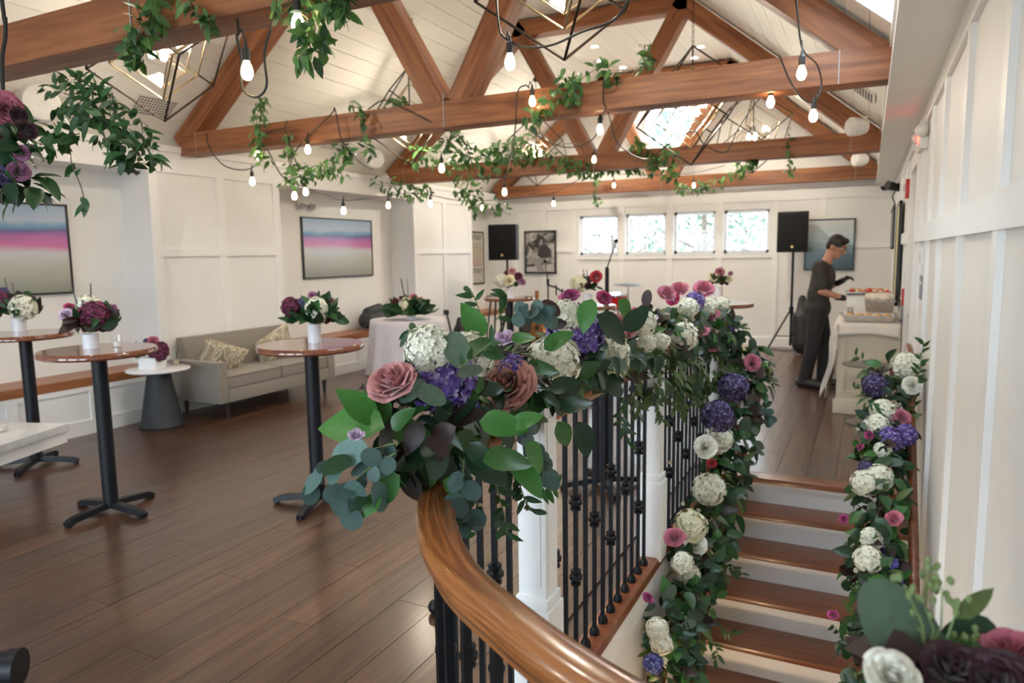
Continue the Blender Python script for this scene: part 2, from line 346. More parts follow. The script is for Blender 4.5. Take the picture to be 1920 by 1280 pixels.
for k, (x0, x1) in enumerate(WX):
    fr = MB(); y = YF+.05
    for a, b in (((x0, y, Z0), (x0+.045, y+.06, Z1)), ((x1-.045, y, Z0), (x1, y+.06, Z1)), ((x0, y, Z0), (x1, y+.06, Z0+.05)), ((x0, y, Z1-.05), (x1, y+.06, Z1))): fr.box(a, b)
    wn = struct('window_%d' % (k+1), fr, FRM, 'small square casement window in the cream gable wall')
    xm, zm = (x0+x1)/2, (Z0+Z1)/2
    slab('muntin', (xm-.012, y+.01, Z0+.05), (xm+.012, y+.045, Z1-.05), wn, FRM); slab('muntin', (x0+.045, y+.01, zm-.012), (x1-.045, y+.045, zm+.012), wn, FRM)
    for a, b in ((x0+.045, xm-.008), (xm+.008, x1-.045)):
        for c, d in ((Z0+.05, zm-.008), (zm+.008, Z1-.05)): slab('pane', (a, y+.03, c), (b, y+.034, d), wn, PANE)
    slab('sash_handle', (xm-.05, y-.015, Z0+.045), (xm+.05, y, Z0+.062), wn, FRM); slab('sill', (x0, YF-.03, Z0-.02), (x1, y, Z0), wn, FRM)
rw = MB(); ring = [(gc.x+math.cos(a)*(gr-.02), YF+.04, gc.y+math.sin(a)*(gr-.02)) for a in [2*math.pi*i/48 for i in range(49)]]; rw.tube(ring, .035, 8)
rwin = struct('window_5', rw, FRM, 'round window high in the gable', smooth=True)
pn = MB(); pn.prism([(gc.x+math.cos(2*math.pi*i/48)*gr, YF+.07, gc.y+math.sin(2*math.pi*i/48)*gr) for i in range(48)], (0, .004, 0)); pn.build('pane', PANE, rwin)
cs = MB(); cs.lathe([(gr, -.005), (gr+.09, -.005), (gr+.09, .025), (gr, .025)], n=48, cap=False)
c_ = cs.build('casing', TRIM, rwin); c_.location = (gc.x, YF, gc.y); c_.rotation_euler = (R(90), 0, 0)
# ceiling of painted boards: two slopes and a flat middle, skylight in the right slope
SL = .82; XA, ZA = -6.78, 2.667; XC, ZC = -4.30, 4.70; xm_ = -3.195
def mir(x): return 2*xm_-x
SKY = (2.9, 4.95)
# unseen wall behind the camera with three tall windows added for daylight
wb = MB(); BWX = ((-6.2, -4.5), (-4.1, -2.3), (-1.9, -.2))
wb.box((-7, YN-.15, -.2), (XR+.15, YN, .6)).box((-7, YN-.15, 2.5), (XR+.15, YN, 4.9))
ed = [-7]+[q for ab in BWX for q in ab]+[XR+.15]
for i in range(0, len(ed), 2): wb.box((ed[i], YN-.15, .6), (ed[i+1], YN, 2.5))
struct('wall_back', wb, WALL, 'unseen wall behind the stair head with three tall windows added for daylight')
for k, (x0, x1) in enumerate(BWX):
    fr = MB()
    for a, b in (((x0, YN-.1, .6), (x0+.06, YN-.04, 2.5)), ((x1-.06, YN-.1, .6), (x1, YN-.04, 2.5)), ((x0, YN-.1, .6), (x1, YN-.04, .66)), ((x0, YN-.1, 2.44), (x1, YN-.04, 2.5)), (((x0+x1)/2-.02, YN-.09, .66), ((x0+x1)/2+.02, YN-.05, 2.44)), ((x0+.06, YN-.09, 1.6), (x1-.06, YN-.05, 1.64))): fr.box(a, b)
    struct('window_%d' % (k+7), fr, M('window_white_b', (.78, .80, .84), .35), 'tall window added for daylight in the unseen wall behind the stair head')
cb = MB()
def roofslab(x0, z0, x1, z1, ya, yb): cb.prism([(x0, ya, z0+.03), (x1, ya, z1+.03), (x1, ya, z1+.12), (x0, ya, z0+.12)], (0, yb-ya, 0))
roofslab(XA, ZA, XC, ZC, YN, YF+.2); roofslab(XC, ZC, mir(XC), ZC, YN, YF+.2)
ux, uz = mir(XA), ZA; sx0, sx1 = .12, -.38
def rz_(x): return ZA+(mir(XA)-x)*(ZC-ZA)/(mir(XA)-mir(XC))
roofslab(mir(XA), ZA, mir(XC), ZC, YN, SKY[0]); roofslab(mir(XA), ZA, mir(XC), ZC, SKY[1], YF+.2)
roofslab(mir(XA), ZA, sx0, rz_(sx0), *SKY); roofslab(sx1, rz_(sx1), mir(XC), ZC, *SKY)
ceiling = struct('ceiling', cb, CEIL, 'vaulted ceiling of cream painted boards')
def boards(x0, z0, x1, z1, hole=None):
    L_ = math.hypot(x1-x0, z1-z0); n = round(L_/.19); wd = L_/n; a = math.atan2(z1-z0, x1-x0)
    me = MB().box((-wd/2+.003, 0, 0), (wd/2-.003, 1, .03)).mesh('ceiling_board', CEIL)
    for i in range(n):
        t = (i+.5)/n; x = x0+(x1-x0)*t; z = z0+(z1-z0)*t
        segs = [(YN, YF)]
        if hole and min(hole[2:]) < x < max(hole[2:]): segs = [(YN, hole[0]), (hole[1], YF)]
        for ya, yb in segs: 
            o = link('ceiling_board', me, ceiling, (x, ya, z), (0, -a, 0), (1, yb-ya, 1))
boards(XA, ZA, XC, ZC); boards(XC, ZC, mir(XC), ZC)
L_ = math.hypot(mir(XA)-mir(XC), ZC-ZA); n_ = round(L_/.19)
boards(mir(XC), ZC, mir(XA), ZA, (SKY[0], SKY[1], sx0, sx1))
skf = MB(); z_a, z_b = rz_(sx0), rz_(sx1)
skf.prism([(sx0, SKY[0], z_a-.01), (sx1, SKY[0], z_b-.01), (sx1, SKY[0], z_b+.2), (sx0, SKY[0], z_a+.2)], (0, .03, 0)).prism([(sx0, SKY[1]-.03, z_a-.01), (sx1, SKY[1]-.03, z_b-.01), (sx1, SKY[1]-.03, z_b+.2), (sx0, SKY[1]-.03, z_a+.2)], (0, .03, 0))
skf.prism([(sx1, SKY[0], z_b-.01), (sx1+.03, SKY[0], z_b-.035), (sx1+.03, SKY[0], z_b+.175), (sx1, SKY[0], z_b+.2)], (0, SKY[1]-SKY[0], 0)).prism([(sx0-.03, SKY[0], z_a+.015), (sx0, SKY[0], z_a-.01), (sx0, SKY[0], z_a+.2), (sx0-.03, SKY[0], z_a+.225)], (0, SKY[1]-SKY[0], 0))
skw = struct('window_6', skf, FRM, 'skylight set into the right roof slope')
MB().prism([(sx0, SKY[0], z_a+.15), (sx1, SKY[0], z_b+.15), (sx1, SKY[0], z_b+.155), (sx0, SKY[0], z_a+.155)], (0, SKY[1]-SKY[0], 0)).build('pane', PANE, skw)
# roof trusses
BW, BH = .21, .215
STRAP = M('strap_grey', (.35, .33, .30), .5, metal=.4)
TY = (2.40, 5.234, 8.881, 12.25)
TL = ('stained timber roof truss nearest the stair head railing, strung with vines and bulbs', 'stained timber truss hung with string lights over the cocktail tables', 'stained timber truss between the white corner speakers', 'stained timber truss standing close before the gable wall')
def member(name, p, q, par, wdt=.2, side=0):
    p, q = Vector((p[0], 0, p[1])), Vector((q[0], 0, q[1])); d = (q-p); L2 = d.length; a = math.atan2(d.z, d.x)
    mb = MB().box((0, 0, -wdt/2), (L2, BW-.012*side, wdt/2)); return mb.build(name, BEAM, par, True, .006, loc=(p.x, .006*side, p.z), rot=(0, -a, 0))
for k, ty in enumerate(TY):
    t = thing('roof_truss', TL[k], 'truss', (xm_, ty, ZB), group='timber roof trusses')
    hw = XL+.03-xm_
    MB().box((hw, 0, 0), (.09-xm_, BW, BH)).build('tie_beam', BEAM, t, True, .006)
    zo = BH
    for s in (-1, 1):
        # rafter under the boards
        e0 = (s*(3.245), .115); e1 = (s*1.02, 1.945)
        member('rafter', e0, e1, t, .19, .5)
        member('web_strut', (s*.10, .19), (s*1.08, 1.86), t, .2, 1)
    MB().box((-1.16, .003, 1.80), (1.16, BW-.003, 2.0)).build('collar_beam', BEAM, t, True, .006)
    MB().cyl((-.02, -.004, 0), (-.02, -.004, BH+.06), .005, n=6).build('tie_rod', STRAP, t, True)
    for s in (-1, 1): MB().box((s*2.98-.003, -.003, .002), (s*2.98+.003, 0, BH-.002)).build('strap', STRAP, t)
# ---------------------------------------------------------------- railing round the stairwell
ZR = 1.09
rail = thing('stair_railing', 'oak handrail on black iron balusters curving round the stairwell', 'railing', (-.96, 2.1, 0))
off = Vector((-.96, 2.1, 0))
sec = [(-.026, -.055), (-.03, -.035), (-.038, -.028), (-.04, -.012), (-.03, -.002), (-.012, .002), (.012, .002), (.03, -.002), (.04, -.012), (.038, -.028), (.03, -.035), (.026, -.055)]
full = [Vector((-.96, 5.2-.3*i, 0)) for i in range(10)]+csm[1:]
def uvrail():
    mb = MB(off); mb.sweep([p+Vector((0, 0, ZR)) for p in full[:11]], sec); return mb
uvrail().build('handrail', OAK, rail, True)
cv = MB(); pth = csm[1:]
cvp = [p+Vector((0, 0, ZR)) for p in pth]; cv.off = off; cv.sweep(cvp, sec)
me = cv.mesh('handrail', None, True)
# grain that follows the bend: arc length kept in a uv layer
OAKC, t_, b_ = base_mat('oak_rail_curved'); L = t_.links.new
uvn = t_.nodes.new('ShaderNodeUVMap'); uvn.uv_map = 'len'
mpn = t_.nodes.new('ShaderNodeMapping'); mpn.inputs['Scale'].default_value = (26, 1.3, 1); L(uvn.outputs[0], mpn.inputs[0])
n1 = N(t_, 'ShaderNodeTexNoise', Scale=1.1, Detail=1, Distortion=.3); L(mpn.outputs[0], n1.inputs['Vector'])
mp2 = t_.nodes.new('ShaderNodeMapping'); mp2.inputs['Scale'].default_value = (520, 14, 1); L(uvn.outputs[0], mp2.inputs[0])
n2 = N(t_, 'ShaderNodeTexNoise', Scale=1.0, Detail=2); L(mp2.outputs[0], n2.inputs['Vector'])
wv = t_.nodes.new('ShaderNodeMath'); wv.operation = 'MULTIPLY'; wv.inputs[1].default_value = 34; L(n1.outputs[0], wv.inputs[0])
sn = t_.nodes.new('ShaderNodeMath'); sn.operation = 'SINE'; L(wv.outputs[0], sn.inputs[0])
fc = t_.nodes.new('ShaderNodeMath'); fc.operation = 'MULTIPLY_ADD'; fc.inputs[1].default_value = .5; fc.inputs[2].default_value = .5; L(sn.outputs[0], fc.inputs[0])
av = t_.nodes.new('ShaderNodeMath'); av.operation = 'MULTIPLY_ADD'; av.inputs[1].default_value = .30; L(fc.outputs[0], av.inputs[0]); 
h2 = t_.nodes.new('ShaderNodeMath'); h2.operation = 'MULTIPLY'; h2.inputs[1].default_value = .75; L(n2.outputs[0], h2.inputs[0]); L(h2.outputs[0], av.inputs[2])
cr = t_.nodes.new('ShaderNodeValToRGB'); e = cr.color_ramp.elements; e[0].position = .25; e[0].color = (.16, .048, .013, 1); e[1].position = .75; e[1].color = (.38, .145, .045, 1)
L(av.outputs[0], cr.inputs[0]); L(cr.outputs[0], b_.inputs['Base Color']); b_.inputs['Roughness'].default_value = .24; b_.inputs['Coat Weight'].default_value = .4; b_.inputs['Coat Roughness'].default_value = .1
bp = N(t_, 'ShaderNodeBump', Strength=.06, Distance=.002); L(av.outputs[0], bp.inputs['Height']); L(bp.outputs[0], b_.inputs['Normal'])
me.materials.append(OAKC)
uvl = me.uv_layers.new(name='len'); acc = [0]
for a, b in zip(pth[:-1], pth[1:]): acc.append(acc[-1]+(b-a).length)
wid = [0]
for a, b in zip(sec[:-1], sec[1:]): wid.append(wid[-1]+math.hypot(a[0]-b[0], a[1]-b[1]))
vco = [v.co.copy() for v in me.vertices]; orig = {tuple(round(c, 5) for c in v): i for i, v in enumerate(cv.v)}
for lp in me.loops:
    i = orig.get(tuple(round(c, 5) for c in vco[lp.vertex_index]), 0); uvl.data[lp.index].uv = (wid[i % len(sec)], acc[min(i//len(sec), len(acc)-1)])
link('handrail', me, rail)
sh = MB(off); sh.sweep([p+Vector((0, 0, 0)) for p in full], [(-.05, -.03), (-.05, .012), (-.03, .02), (.03, .02), (.05, .012), (.05, -.03)]); sh.build('shoe_rail', TREAD, rail, True)
KN = MB().lathe([(.012, -.032), (.021, -.03), (.021, -.02), (.015, -.016), (.027, -.006), (.027, .006), (.015, .016), (.021, .02), (.021, .03), (.012, .032)], n=10).mesh('knuckle', IRON, True)
BAL = MB().box((-.0075, -.0075, .02), (.0075, .0075, 1.04)).mesh('baluster', IRON); SHO = MB().lathe([(.022, .02), (.022, .035), (.012, .055)], n=10).mesh('baluster_shoe', IRON, True)
def baluster(p, k, rz=0):
    b = link('baluster', BAL, rail, Vector((p[0], p[1], 0))-off, (0, 0, rz)); link('baluster_shoe', SHO, b)
    for z in ((.52,), (), (.36, .66), ())[k % 4]: link('knuckle', KN, b, (0, 0, z))
NPM = []
def newel(y, h, wdt=.09, x=-.96):
    w2 = wdt/2; mb = MB(off); mb.box((x-w2, y-w2, 0), (x+w2, y+w2, h)); n_ = mb.build('newel_post', TRIM, rail, True, .004)
    q = w2+.016; MB(off).box((x-q, y-q, .0), (x+q, y+q, .42)).build('plinth', TRIM, n_, True, .004)
    MB(off).box((x-q+.006, y-q+.006, .42), (x+q-.006, y+q-.006, .46)).build('plinth_cap', TRIM, n_, True, .01)
    MB(off).box((x-q, y-q, h), (x+q, y+q, h+.03)).build('cap', TRIM, n_, True, .008)
    for s in (-1, 1):
        MB(off).box((x+s*w2-.004, y-w2+.018, .5), (x+s*w2+.004, y+w2-.018, h-.12)).build('panel', TRIM, n_)
        MB(off).box((x-w2+.018, y+s*w2-.004, .5), (x+w2-.018, y+s*w2+.004, h-.12)).build('panel', TRIM, n_)
newel(2.1, 1.19, .10); newel(3.56, 1.03); newel(5.12, 1.19)
k = 0
for y in [2.24+.105*i for i in range(12)]+[3.69+.105*i for i in range(13)]: baluster((-.96, y), k); k += 1
acc = 0; nxt = .1; P_ = csm[5:]
for a, b in zip(P_[:-1], P_[1:]):
    d = (b-a).length
    while acc+d > nxt:
        q = a+(b-a)*((nxt-acc)/d)
        if q.x < .3 and q.y < 1.98: baluster((q.x, q.y), k, math.atan2((b-a).y, (b-a).x)); k += 1
        nxt += .105
    acc += d
lp_ = thing('added_stair_lamp', 'small warm lamp added out of view low on the stairwell wall', 'added lamp', (-.925, 2.75, -1.15)); MB().box((0, -.06, -.1), (.02, .06, .1)).build('plate', BLACK, lp_); MB().ell((.07, 0, 0), (.05, .05, .09), 14, 10).build('shade', emis('added_shade_glow', (1, .72, .42), 3), lp_, True)  # added lamp, hidden from view, to warm the lower risers
l_ = bpy.data.lights.new('added_stair_glow', 'POINT'); l_.energy = 12; l_.color = (1, .72, .42); l_.shadow_soft_size = .06; lo_ = bpy.data.objects.new('added_stair_glow', l_); COL.objects.link(lo_); lo_.parent = lp_; lo_.location = (.16, 0, 0)
# wall handrail down the right side, and one along the stairwell wall
hr = thing('wall_handrail', 'brown wooden handrail fixed to the right wall beside the stairs', 'handrail', (.27, 5.25, .9))
def hrail(par, x, ps, wallx):
    o = Vector(par.location); mb = MB(o); mb.tube([(x, y, z) for y, z in ps], .024, 10); mb.build('rail', TREAD, par, True)
    for y, z in ((ps[0][0]-.25, None), (ps[-1][0]+.5, None)):
        zz = ps[1][1]+(y-ps[1][0])*(ps[2][1]-ps[1][1])/(ps[2][0]-ps[1][0]); MB(o).tube([(x, y, zz-.02), (x, y, zz-.06), (wallx, y, zz-.07)], .008, 6).build('bracket', BLACK, par, True)
hrail(hr, .27, [(5.42, .95), (5.2, .93), (.9, -2.04)], XR)
hr2 = thing('wall_handrail', 'wooden handrail along the stairwell wall below the garland', 'handrail', (-.86, 5.0, .4))
hrail(hr2, -.86, [(4.95, .5), (4.7, .33), (1.5, -1.88)], -.93)
STRANDS = {
 'near': ([(-2.468, 2.35, 2.624), (-2.414, 2.3, 2.544), (-2.424, 2.3, 2.528), (-2.407, 2.3, 2.44), (-2.408, 2.3, 2.32), (-2.334, 2.3, 2.275), (-2.271, 2.3, 2.315), (-2.273, 2.3, 2.443), (-2.217, 2.3, 2.562), (-2.228, 2.35, 2.682)], [(-2.377, 2.3, 2.397), (-2.086, 2.3, 2.546)]),
 'pend': ([(-1.654, 3.2, 2.856), (-1.642, 3.2, 2.707), (-1.614, 3.2, 2.642), (-1.501, 3.2, 2.582), (-1.363, 3.2, 2.572), (-1.217, 3.2, 2.608), (-1.064, 3.2, 2.637), (-0.995, 3.2, 2.712)], [(-1.584, 3.2, 2.534)]),
 't2a': ([(-5.916, 5.15, 2.837), (-5.833, 5.1, 2.696), (-5.646, 5.1, 2.504), (-5.405, 5.15, 2.453), (-5.254, 5.2, 2.538), (-5.178, 5.2, 2.632), (-5.122, 5.3, 2.414), (-5.086, 5.4, 2.344), (-5.068, 5.6, 2.297), (-5.091, 5.9, 2.25), (-5.095, 6.2, 2.213), (-5.158, 6.7, 2.265), (-5.261, 7.2, 2.326), (-5.292, 7.7, 2.401), (-5.204, 8.1, 2.396), (-5.059, 8.5, 2.351), (-4.864, 8.9, 2.359), (-4.652, 9.4, 2.41), (-4.54, 9.9, 2.483), (-4.355, 10.2, 2.526), (-4.171, 10.6, 2.709), (-3.962, 11, 2.897), (-3.75, 11.3, 2.886), (-3.216, 11.6, 2.855), (-2.571, 11.8, 2.868), (-2.106, 12, 2.975)], [(-5.336, 5.15, 2.348), (-5.094, 5.45, 2.22), (-5.083, 5.6, 2.271), (-5.108, 6.2, 2.112), (-5.242, 7.2, 2.23), (-5.215, 8.1, 2.3), (-4.865, 8.9, 2.271), (-4.338, 10.2, 2.381), (-3.741, 11.3, 2.708), (-2.559, 11.8, 2.681)]),
 't2b': ([(-4.867, 5.16, 2.868), (-4.884, 5.15, 2.772), (-4.802, 5.15, 2.549), (-4.793, 5.2, 2.408), (-4.888, 5.2, 2.463), (-4.824, 5.25, 2.635), (-4.35, 5.16, 2.866), (-4.299, 5.16, 2.907), (-4.233, 5.15, 2.646), (-4.241, 5.3, 2.534), (-4.359, 5.6, 2.479), (-4.462, 5.9, 2.465)], [(-5.237, 5.14, 2.585), (-4.67, 5.2, 2.603)]),
 't2c': ([(-3.966, 5.2, 2.88), (-3.792, 5.2, 2.939), (-3.574, 5.2, 2.841), (-3.269, 5.3, 2.674), (-3.352, 5.8, 2.636), (-3.664, 6.6, 2.416), (-3.654, 7, 2.44), (-3.524, 7, 2.472), (-2.59, 5.3, 2.571), (-2.489, 5.15, 2.844), (-2.42, 5.15, 2.896), (-2.384, 5.14, 2.87)], [(-3.413, 5.5, 2.381), (-3.502, 6.9, 2.277), (-2.348, 5.12, 2.775)]),
 't2d': ([(-1.802, 5.2, 2.892), (-1.785, 5.14, 2.708), (-1.789, 5.2, 2.65), (-2.185, 6, 2.581), (-2.557, 6.3, 2.584), (-2.699, 5.9, 2.665), (-2.589, 5.4, 2.704)], [(-1.901, 5.4, 2.566), (-2.852, 7.9, 2.681)]),
 't2e': ([(-1.768, 5.2, 2.64), (-1.88, 5.8, 2.495), (-1.824, 6.4, 2.437), (-1.659, 6.6, 2.58), (-1.466, 6.7, 2.695), (-1.409, 6.9, 2.598), (-1.266, 7.2, 2.55), (-1.052, 6.6, 2.667), (-0.793, 5.8, 2.722), (-0.623, 5.25, 2.693)], [(-0.637, 5.3, 2.623)]),
 't2f': ([(-0.576, 5.2, 2.883), (-0.505, 5.14, 2.709), (-0.434, 5.1, 2.592), (-0.368, 5.1, 2.545), (-0.319, 5.1, 2.586), (-0.31, 5.1, 2.677), (-0.321, 4.8, 2.71), (-0.377, 4.5, 2.732), (-0.375, 4.1, 2.825), (-0.382, 4, 2.9)], [(-0.37, 4.4, 2.59), (-0.35, 5.1, 2.47)]),
}
RECESSED = [(-3.815, 10.595, 4.7), (-3.811, 11.976, 4.7), (-2.621, 11.977, 4.7)]
SMOKE = (-3.162, 10.9, 4.7)
FL_RAIL = [
 ('r', 'dusty', -0.9, 1.231, 1.332, 0.050), ('h', 'purple', -0.9, 1.418, 1.307, 0.071), ('h', 'white', -0.9, 1.376, 1.385, 0.049),
 ('h', 'white', -0.9, 1.56, 1.344, 0.054), ('r', 'peach', -0.9, 1.768, 1.234, 0.076), ('l', 'lav', -0.93, 1.824, 1.355, 0.034),
 ('h', 'purple', -0.9, 1.796, 1.278, 0.037), ('h', 'white', -0.93, 2.176, 1.238, 0.079), ('h', 'purple', -0.93, 2.373, 1.322, 0.088),
 ('h', 'white', -0.93, 2.774, 1.208, 0.066), ('h', 'white', -0.93, 2.808, 1.147, 0.058), ('h', 'white', -0.93, 2.293, 1.386, 0.048),
 ('n', 'magenta', -0.93, 2.324, 1.453, 0.037), ('n', 'cerise', -0.93, 2.693, 1.425, 0.032), ('r', 'dusty', -0.89, 2.754, 1.319, 0.039),
 ('r', 'pink', -0.89, 2.952, 1.337, 0.032), ('h', 'white', -0.89, 3.1, 1.289, 0.053), ('h', 'white', -0.89, 3.172, 1.192, 0.039),
 ('l', 'lav', -0.89, 3.25, 1.293, 0.032), ('r', 'pink', -0.89, 3.523, 1.397, 0.045), ('r', 'pink', -0.89, 3.77, 1.403, 0.051),
 ('r', 'pink', -0.89, 4.435, 1.373, 0.062), ('r', 'cerise', -0.89, 3.656, 1.362, 0.033), ('h', 'white', -0.89, 4.004, 1.29, 0.051),
 ('h', 'purple', -0.89, 4.168, 1.312, 0.053), ('h', 'white', -0.89, 4.577, 1.265, 0.054), ('r', 'pink', -0.89, 4.652, 1.191, 0.058),
 ('h', 'white', -0.89, 3.884, 1.144, 0.070), ('r', 'pink', -0.89, 4.376, 1.139, 0.049), ('r', 'pink', -0.89, 4.688, 1.004, 0.056),
 ('r', 'cream', -0.89, 4.768, 1.111, 0.046), ('h', 'purple', -0.89, 5.144, 1.067, 0.060), ('h', 'white', -0.89, 5.082, 1.238, 0.048),
 ('r', 'cream', -0.89, 5.833, 0.837, 0.060), ('r', 'cream', -0.89, 5.239, 0.81, 0.054), ('h', 'white', -0.89, 3.429, 1.167, 0.037),
 ('l', 'lav', -0.9, 1.102, 1.245, 0.017), ('h', 'blue', -0.9, 1.527, 1.209, 0.035), ('b', 'cream', -0.89, 4.147, 1.208, 0.028),
 ('r', 'dusty', -0.89, 2.9, 1.262, 0.025), ('h', 'white', -0.93, 2.54, 1.37, 0.024)]
FL_STL = [
 ('r', 'pink', -0.7, 5.198, 0.818, 0.056), ('h', 'dkpurple', -0.719, 4.538, 0.753, 0.080), ('n', 'burgundy', -0.722, 5.546, 0.543, 0.060),
 ('n', 'red', -0.729, 5.673, 0.448, 0.037), ('h', 'dkpurple', -0.74, 4.165, 0.65, 0.081), ('b', 'white', -0.751, 3.882, 0.628, 0.020),
 ('r', 'white', -0.763, 3.91, 0.527, 0.059), ('h', 'white', -0.757, 4.328, 0.475, 0.068), ('r', 'pink', -0.75, 5.252, 0.315, 0.054),
 ('r', 'pink', -0.77, 5.24, 0.122, 0.054), ('n', 'red', -0.775, 4.187, 0.358, 0.028), ('h', 'white', -0.795, 4.224, 0.184, 0.083),
 ('r', 'pink', -0.8, 4.999, -0.107, 0.045), ('b', 'white', -0.806, 3.572, 0.304, 0.022), ('b', 'white', -0.811, 4.002, 0.123, 0.025),
 ('h', 'cream', -0.82, 3.838, 0.091, 0.077), ('r', 'pink', -0.82, 3.466, 0.16, 0.049), ('r', 'white', -0.82, 3.96, -0.057, 0.064),
 ('h', 'white', -0.82, 4.431, -0.262, 0.041), ('h', 'white', -0.82, 3.655, -0.051, 0.051), ('h', 'white', -0.82, 3.818, -0.19, 0.054),
 ('h', 'dkpurple', -0.82, 4.116, -0.364, 0.057), ('b', 'white', -0.82, 4.814, -0.727, 0.026), ('n', 'magenta', -0.82, 2.975, 0.065, 0.026),
 ('r', 'pink', -0.82, 3.978, -0.48, 0.044), ('b', 'white', -0.82, 3.974, -0.436, 0.025), ('h', 'white', -0.82, 3.138, -0.164, 0.045),
 ('h', 'white', -0.82, 3.221, -0.28, 0.047), ('h', 'white', -0.82, 3.42, -0.45, 0.055), ('h', 'cream', -0.82, 3.815, -0.526, 0.045),
 ('h', 'blue', -0.82, 3.077, -0.306, 0.040), ('b', 'cream', -0.775, 3.163, 0.639, 0.017)]
FL_STR = [
 ('h', 'white', 0.244, 5.081, 0.866, 0.078), ('n', 'burgundy', 0.19, 5.045, 0.841, 0.034), ('r', 'white', 0.277, 4.941, 0.769, 0.052),
 ('h', 'dkpurple', 0.079, 4.925, 0.758, 0.067), ('h', 'white', 0.12, 4.747, 0.635, 0.064), ('h', 'white', 0.093, 4.644, 0.564, 0.063),
 ('r', 'pink', 0.218, 4.71, 0.61, 0.050), ('h', 'purple', 0.169, 4.569, 0.512, 0.062), ('h', 'purple', 0.239, 4.6, 0.534, 0.055),
 ('b', 'white', -0.011, 4.608, 0.54, 0.022), ('n', 'magenta', 0.052, 4.58, 0.52, 0.028), ('n', 'magenta', 0.007, 4.496, 0.463, 0.022),
 ('h', 'white', 0.123, 4.487, 0.456, 0.043), ('h', 'white', 0.039, 4.284, 0.316, 0.065), ('h', 'white', 0.107, 4.324, 0.344, 0.065),
 ('r', 'pink', 0.18, 4.108, 0.194, 0.042), ('n', 'magenta', -0.057, 4.069, 0.168, 0.026), ('h', 'white', 0.078, 3.987, 0.111, 0.050),
 ('h', 'white', 0.066, 3.885, 0.04, 0.060), ('b', 'white', 0.013, 3.819, -0.005, 0.024), ('n', 'magenta', -0.079, 3.603, -0.154, 0.026),
 ('b', 'cream', -0.014, 3.518, -0.213, 0.025), ('h', 'dkpurple', 0.045, 4.363, 0.371, 0.042)]
DELPH = [(0.141, 4.065, 0.165), (0.152, 3.959, 0.092), (0.162, 3.87, 0.03), (0.172, 3.785, -0.028)]
FL_HANG = [
 ('r', 'pink', -2.189, 1.218, 2.027, 0.045), ('n', 'maroon', -2.154, 1.233, 2.011, 0.022), ('n', 'maroon', -2.135, 1.237, 1.969, 0.030),
 ('r', 'pink', -2.207, 1.202, 1.975, 0.039), ('r', 'mauve', -2.143, 1.224, 1.904, 0.021), ('r', 'mauve', -2.148, 1.215, 1.852, 0.027),
 ('h', 'dkpurple', -2.189, 1.193, 1.841, 0.033), ('r', 'pink', -2.251, 1.172, 1.916, 0.045)]
FL_NEAR = [
 ('r', 'white', 0.041, 0.809, 1.15, 0.027), ('r', 'maroon', 0.101, 0.843, 1.15, 0.035), ('r', 'maroon', 0.138, 0.831, 1.15, 0.038),
 ('r', 'pink', 0.163, 0.914, 1.15, 0.031)]
NEARLEAF = [(0.022, 0.86, 1.22), (0.091, 0.88, 1.115), (0.105, 0.895, 1.177), (0.136, 0.914, 1.204), (0.077, 0.876, 1.142), (0.014, 0.849, 1.17)]
